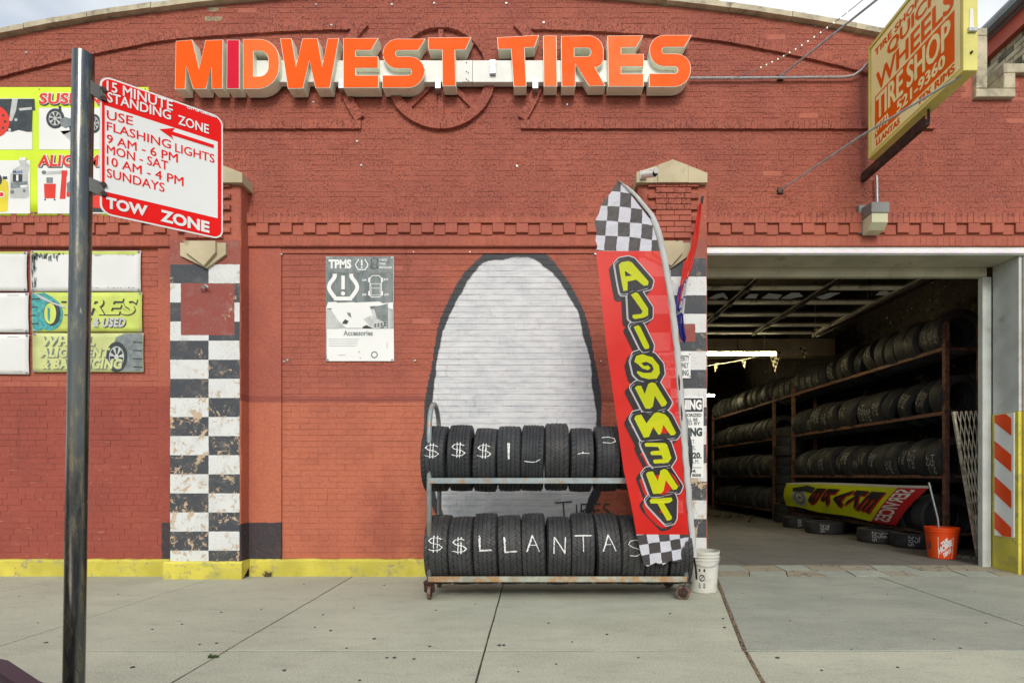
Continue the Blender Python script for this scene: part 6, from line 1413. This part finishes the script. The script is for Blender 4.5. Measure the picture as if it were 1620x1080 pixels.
for k, (px, d) in enumerate(((1266, 11.0), (1306, 9.9), (1395, 8.55), (1450, 7.95))):
    ti = [1, 5, 3, 0][k]; X = xx(px, d)+.05; ch = None
    o = put_tyre(ti, (X, d-DW+.12, FZ+TY[ti]['w']/2), (0, -math.pi/2, 0), ['black tire lying flat on the garage floor under the far end of the shelf', 'black tire lying flat on the floor under the brake services banner', 'tire lying flat on the garage floor with chalk 205 facing out, left of the bucket', 'tire lying flat on the floor directly left of the orange bucket'][k], 'tires lying under the shelf')
    # chalk reads sideways round the tread
    s_ = [['205'], ['205', '70'], ['205', '75', '16'], ['205', '75']][k]; Rr = TY[ti]['R']; w = TY[ti]['w']; gg = G()
    view_a = math.atan2(X, (d+.12)); 
    for li, ln in enumerate(s_):
        for ci, c_ in enumerate(ln):
            for s2 in SF[c_]:
                pts = [((li-(len(s_)-1)/2)*.075+(p[1]-.5)*.058, (.5-(ci+p[0])/3)*w*.72) for p in s2]
                for q_ in ribbon2(pts, .005):
                    V = []
                    for a_, v_ in q_:
                        th = a_/Rr-view_a; V.append(Vector(((Rr+.001)*math.sin(th), -(Rr+.001)*math.cos(th), v_))+o.location)
                    gg.add(V, [(0, 1, 2, 3)])
    me = bpy.data.meshes.new('chalk'); me.from_pydata([tuple(Vector(v)) for v in gg.V], [], gg.F); me.materials.append(m_chalk)
    c = bpy.data.objects.new('chalk_marking', me); COL.objects.link(c); c.parent = o; c.matrix_parent_inverse = Matrix.LocRotScale(o.location, o.rotation_euler, None).inverted()
# brake services banner draped over the bottom level
bb = thing('brake_banner', 'yellow and red banner with mirrored BRAKE SERVICES lettering draped along the bottom garage shelf', 'banner', (5.75, 3.5, .6))
BX = 5.66
def BP(a, v, off=0.0):     # a 0..1 from the far end to the near end, v 0..1 downward
    y = (11.86-DW)+((7.62-DW)-(11.86-DW))*a; zt_ = .935+.03*a+.015*math.sin(a*5); zb_ = .46-.10*min(1, a/.75)+.012*math.sin(a*14)
    z_ = zt_+(zb_-zt_)*v; bul = .045*math.sin(math.pi*min(1, v*1.05))+.010*math.sin(a*17+v*3)+.006*math.sin(a*31)
    return Vector((BX-bul-off, y, z_))
def endA(v): return 1-.16*v*1.0
def bmesh_strip(nm, a0f, a1f, m, n=30):
    V = []; nv = 10
    for j in range(nv+1):
        v = j/nv
        for i in range(n+1): a = a0f(v)+(a1f(v)-a0f(v))*i/n; V.append(BP(a, v))
    Fs = [(j*(n+1)+i, (j+1)*(n+1)+i, (j+1)*(n+1)+i+1, j*(n+1)+i+1) for j in range(nv) for i in range(n)]
    return mesh(nm, V, Fs, m, bb, smooth=True)
m_by = M('banner_yellow_green', (0.58, 0.66, 0.01), 0.45, var=.08, bump=.3, bs=8, bd=.006); m_br = M('banner_red', (0.50, 0.012, 0.02), 0.45, var=.08, bump=.3, bs=8, bd=.006)
yb_ = bmesh_strip('yellow_cloth', lambda v: 0, lambda v: .86-.16*v, m_by, 60); rb_ = bmesh_strip('red_cloth', lambda v: .86-.16*v, lambda v: 1-.16*v, m_br, 10)
V = []; 
for i in range(31): a = i/30; p = BP(a, 0); V += [p+Vector((-.004, 0, -.012)), p+Vector((0, 0, .018)), p+Vector((.06, 0, .028))]
mesh('white_hem', V, [(i*3+k, i*3+3+k, i*3+4+k, i*3+1+k) for i in range(30) for k in range(2)], m_csleeve, bb, smooth=True)
def btext(body, a0, a1, v0, v1, m, off, par, bold=.07, slant=0.0):     # a glyph turned on its side and mirrored: its up is the far end, its right is down
    V, Fs = refine(*text_geo(body, bold)); P = [BP(a1+(a0-a1)*y+slant*(x), v0+(v1-v0)*x, off) for x, y in V]; return mesh('lettering', P, Fs, m, par)
for k, ch_ in enumerate('BRAKE'):
    a1 = (.395, .495, .595, .695, .795)[k]; h_ = .078; btext(ch_, a1-h_, a1+.010, .16, .80, m_br, .004, yb_, .045, -.10); btext(ch_, a1-h_-.004, a1, .15, .76, m_black, .007, yb_, .03, -.10)
V, Fs = refine(*text_geo('SERVICES', .02), lim=.06)
mesh('lettering', [BP((.955-.16*(.06+.88*x))-.085*y, .06+.88*x, .006) for x, y in V], Fs, m_white, rb_)
def bpoly(poly, m, off):
    tri = tessellate_polygon([[Vector((p[0], p[1], 0)) for p in poly]]); V, Fs = refine([(p[0], p[1]) for p in poly], [tuple(t) for t in tri], lim=.08); return mesh('print', [BP(a, b, off) for a, b in V], Fs, m, yb_)
bpoly(circ(.155, .58, .075, .36, n=20), m_ltgrey, .005); bpoly(circ(.155, .58, .055, .27, n=20), m_greyp, .007); bpoly(circ(.155, .58, .035, .17, n=16), m_ltgrey, .009); bpoly(circ(.155, .58, .018, .085, n=12), m_dkprint, .011)
bpoly([(.09,.18),(.22,.06),(.30,.14),(.28,.34),(.22,.30),(.10,.34)], m_dkprint, .012)
for k in range(9): bpoly(circ(.155+.065*math.cos(k*.7), .58+.31*math.sin(k*.7), .004, .02, n=6), m_dkprint, .008)
# folded scissor gate
gt = thing('folding_gate', 'collapsed rusty steel scissor gate leaning just inside the right side of the opening', 'gate', (5.2, .8, FZ))
pg = wallplane(.72); TL, TR, BL_, BR_ = (1508, 651), (1561, 648), (1547, 880), (1562, 884)
nb = 7
def gp(u, v, off): x = (TL[0]+(TR[0]-TL[0])*u)*(1-v)+(BL_[0]+(BR_[0]-BL_[0])*u)*v; y = (TL[1]+(TR[1]-TL[1])*u)*(1-v)+(BL_[1]+(BR_[1]-BL_[1])*u)*v; return pg(x, y, off)
g1 = []
for s_ in (0, 1):
    for k in range(-6, nb+2):
        pts = []; 
        for j in range(25):
            v = j/24; u = (k+(v*5 if s_ else 5-v*5)-.3)/nb
            if -0.001 <= u <= 1.001: pts.append(gp(u, v, .012*s_-.006))
        if len(pts) > 1:
            g = G()
            g.tube(pts, .0075, 4)
            g.build('lattice_bar', m_gate, gt)
for u in (0, 1):
    g = G(); g.bar(gp(u, 0, .0), gp(u, 1, .0), .028, .03, up=(0, 1, 0)); g.build('upright', m_gate, gt)
for k in range(1, nb):
    pass
g = G(); g.bar(W(1494, 650, 7.0), W(1563, 649, 6.9), .012, .02); g.build('top_bar', m_dkmetal, gt)
# striped caution panel on the right jamb
cp = thing('caution_panel', 'vertical orange and white diagonally striped reflective panel on the right door jamb', 'sign', (DX1-.05, .15, zz(846)))
CPx = DX1-.047; ya, yb2 = .045, .30; z0_, z1_ = zz(848.5, 6.16), zz(654, 6.16)
g = G(); g.bbox(CPx-.004, CPx+.006, ya, yb2, z0_, z1_, .001); g.box(CPx-.0045, CPx+.006, ya+.001, ya+.004, z0_+.001, z1_-.001); b = g.build('panel', m_signwhite, cp)
hgt = z1_-z0_; m_refl = M('reflective_orange', (0.80, 0.075, 0.01), .4, var=.08); band = hgt/3.42
for k in range(5):
    zt_ = z1_-.0-band*(k-.27)    # at the inner edge
    q = [(yb2-.004, zt_), (yb2-.004, zt_-band*.48), (ya+.03, zt_-band*.48-band*.42), (ya+.03, zt_-band*.42)]
    def clip(poly, lim, low):
        out_ = []
        for i in range(len(poly)):
            A, B = poly[i-1], poly[i]; ia = (A[1] >= lim) if low else (A[1] <= lim); ib = (B[1] >= lim) if low else (B[1] <= lim)
            if ia != ib: t = (lim-A[1])/(B[1]-A[1]); out_.append((A[0]+(B[0]-A[0])*t, lim))
            if ib: out_.append(B)
        return out_
    q = clip(clip(q, z1_-.004, False), z0_+.004, True)
    if len(q) > 2: g = G(); g.prism(q, lambda a, b: (CPx-.0065, a, b), None, sides=False); g.build('stripe', m_refl, cp)
# LED strip round the opening
led = thing('led_strip', 'white strip with tiny lit pinkish diodes framing the garage opening', 'light strip', (3.7, -.04, DZ+.02))
g = G(); g.bbox(DX0, DX1+.07, -0.043, -0.031, DZ-.022, DZ+.03, .002); g.build('strip', m_raceway, led); g = G(); g.bbox(DX1+.045, DX1+.085, -0.043, -0.031, .45, DZ-.024, .002); g.build('strip', m_raceway, led)
g = G(); n = 0; x = DX0+.12
while x < DX1+.05:
    for j in (-1, 0, 1): g.box(x+j*.035-.009, x+j*.035+.009, -.049, -.0425, DZ-.006, DZ+.006)
    x += .167
z = DZ-.12
while z > .5:
    for j in (-1, 0, 1): g.box(DX1+.059, DX1+.071, -.049, -.0425, z+j*.035-.009, z+j*.035+.009)
    z -= .167
g.build('diodes', m_led, led, kind='stuff')
# debris on the garage floor
g = G()
for k in range(26):
    x, y, s_ = R.uniform(4.6, 5.5), R.uniform(7.2, 8.6), R.uniform(.01, .05); g.bar((x, y, FZ+.02), (x+R.uniform(-.15, .15), y+R.uniform(-.1, .1), FZ+R.uniform(.02, .12)), s_*.5)
g.bar((5.0, 6.3, FZ+.015), (5.35, 6.9, FZ+.12), .03); tag(g.build('floor_debris', m_dkmetal, kind='stuff'), 'small scraps of metal and wood lying on the garage floor by the farther shelf', 'debris')
g = G()
for k in range(60):
    x, y, s_ = R.uniform(5.3, 5.75), R.uniform(.9, 1.15), R.uniform(.004, .014); g.box(x-s_, x+s_, y-s_, y+s_, FZ, FZ+s_*R.uniform(.5, 2))
tag(g.build('gravel', m_conc2, kind='stuff'), 'small heap of grit on the floor beside the orange bucket', 'gravel')
# ------------------------------------------------------------------ neighbour building, right
nbr = thing('neighbour_building', 'tan brick neighbouring building with a red fascia and grey gutter behind the parapet', 'building', (8.0, 5, 0))
NX = 8.0; ge = 8.72
g = G(); g.box(NX, NX+6, .3, 14, -.1, ge-.35); g.build('wall', m_tan, nbr)
g = G(); g.box(NX-.12, NX+6, .2, 14.1, ge-.38, ge-.1); g.build('fascia', m_fascia, nbr); g = G(); g.tube([(NX-.2, .1, ge), (NX-.2, 14.2, ge)], .11, 10); g.build('gutter', m_gutter, nbr)
g = G(); g.box(NX-.06, NX+6.1, .1, 14.2, ge-.09, ge+.03); g.build('roof', m_gutter, nbr)
q1 = G(); q2 = G(); z = ge-.47; r = 0
while z > 5.2:
    y = 1.2+(r % 2)*.15
    while y < 6.5:
        (q2 if R.random() < .42 else q1).box(NX-.014+R.uniform(-.003, .003), NX+.01, y+.008, y+.288, z+.008, z+.088, R.random(), skip=('r',)); y += .3
    z -= .1; r += 1
q1.build('brickwork', m_tan, nbr, kind='stuff'); q2.build('brickwork', m_dkb2, nbr, kind='stuff')
g = G(); g.box(NX-.35, NX-.02, .3, 14, 5.0, 6.55); g.build('lower_wall', m_conc2, nbr)
# ------------------------------------------------------------------ weeds
def weed(nm, label, x, y, z, n, h, m):
    g = G()
    for k in range(n):
        a = R.uniform(0, 6.28); l = h*R.uniform(.4, 1); b0 = Vector((x+R.uniform(-.03, .03), y+R.uniform(-.01, .01), z)); tip = b0+Vector((math.cos(a)*l*.7, math.sin(a)*l*.3-.01, l*R.uniform(.4, 1))); mid = b0.lerp(tip, .5)+Vector((0, 0, l*.15)); s = Vector((.004, 0, 0))
        g.add([b0-s, b0+s, mid+s, mid-s, tip], [(0, 1, 2, 3), (3, 2, 4)])
    o = g.build(nm, m, kind=None); tag(o, label, 'weed')
weed('weed', 'small dry weed growing against the yellow plinth left of the rack', -2.92, -.075, 0, 60, .09, m_dryweed); 
d = EZ*F/(1039-752); weed('weed', 'tuft of green grass growing in the sidewalk joint near the left', xx(337, d), d-DW, -.005, 50, .035, m_weed)
# ------------------------------------------------------------------ parked car, only its corner shows at the lower left
car = thing('parked_car', 'dark maroon car whose hood corner shows at the lower left', 'car', (-3.4, -5.6, -.155))
def carsec(x):   # half width, hood/roof height at station x (metres from the tail), z above the road
    T = [(0, .70, .72), (.15, .80, .92), (.9, .86, .98), (1.5, .87, 1.38), (2.6, .87, 1.42), (3.35, .87, 1.02), (4.1, .85, .80), (4.42, .80, .70), (4.52, .66, .58)]
    for a, b in zip(T[:-1], T[1:]):
        if x <= b[0]: t = (x-a[0])/(b[0]-a[0]); t = t*t*(3-2*t); return a[1]+(b[1]-a[1])*t, a[2]+(b[2]-a[2])*t
    return T[-1][1], T[-1][2]
xt = -5.66; ycen = -5.3; V = []; N = 40; ring = []
for i in range(N+1):
    s_ = 4.52*i/N; hw, hh = carsec(s_); belt = min(hh-.03, .88); up = hh
    inset_ = .22 if hh > 1.05 else .06
    prof = [(-hw+.06, .2), (-hw, .35), (-hw, .62), (-hw+.03, belt), (-hw+inset_, up-.05), (-hw+inset_+.12, up-.01), (0, up+.01)]
    prof = prof+[(-a, b) for a, b in prof[:-1][::-1]]
    for a, b in prof: V.append((xt+s_, ycen+a, -.155+b))
n = 13; Fs = [(i*n+k, (i+1)*n+k, (i+1)*n+k+1, i*n+k+1) for i in range(N) for k in range(n-1)]; Fs += [tuple(range(n)), tuple(N*n+k for k in range(n))[::-1]]
b = fix_normals(mesh('body', V, Fs, m_carpaint, car)); autosmooth(b, 50)
for sx_ in (.85, 3.65):
    for sy_ in (-1, 1):
        wv = thing('wheel', '', ''); del wv['label']; del wv['category']; wv.parent = car; wv.location = (xt+sx_-car.location.x, ycen+sy_*.80-car.location.y, .31)
        o = bpy.data.objects.new('tyre', TY[0]); COL.objects.link(o); o.parent = wv; o.rotation_euler = (0, 0, math.pi/2)
        g = G(); p = wl(wv); g.tube([p+Vector((0, -.07, 0)), p+Vector((0, .07, 0))], .2, 20); g.build('rim', m_galv, wv)
g = G(); 
for s_ in (-1, 1): g.add([(xt+1.55, ycen+s_*.80, .78), (xt+3.1, ycen+s_*.83, .78), (xt+2.65, ycen+s_*.70, 1.16), (xt+1.7, ycen+s_*.68, 1.14)], [(0, 1, 2, 3)])
g.build('side_window', m_glassdk, car)
for s_ in (-1, 1): g = G(); g.box(xt+4.36, xt+4.47, ycen+s_*.62-.1, ycen+s_*.62+.1, .42, .52); g.build('headlight', m_signwhite, car)
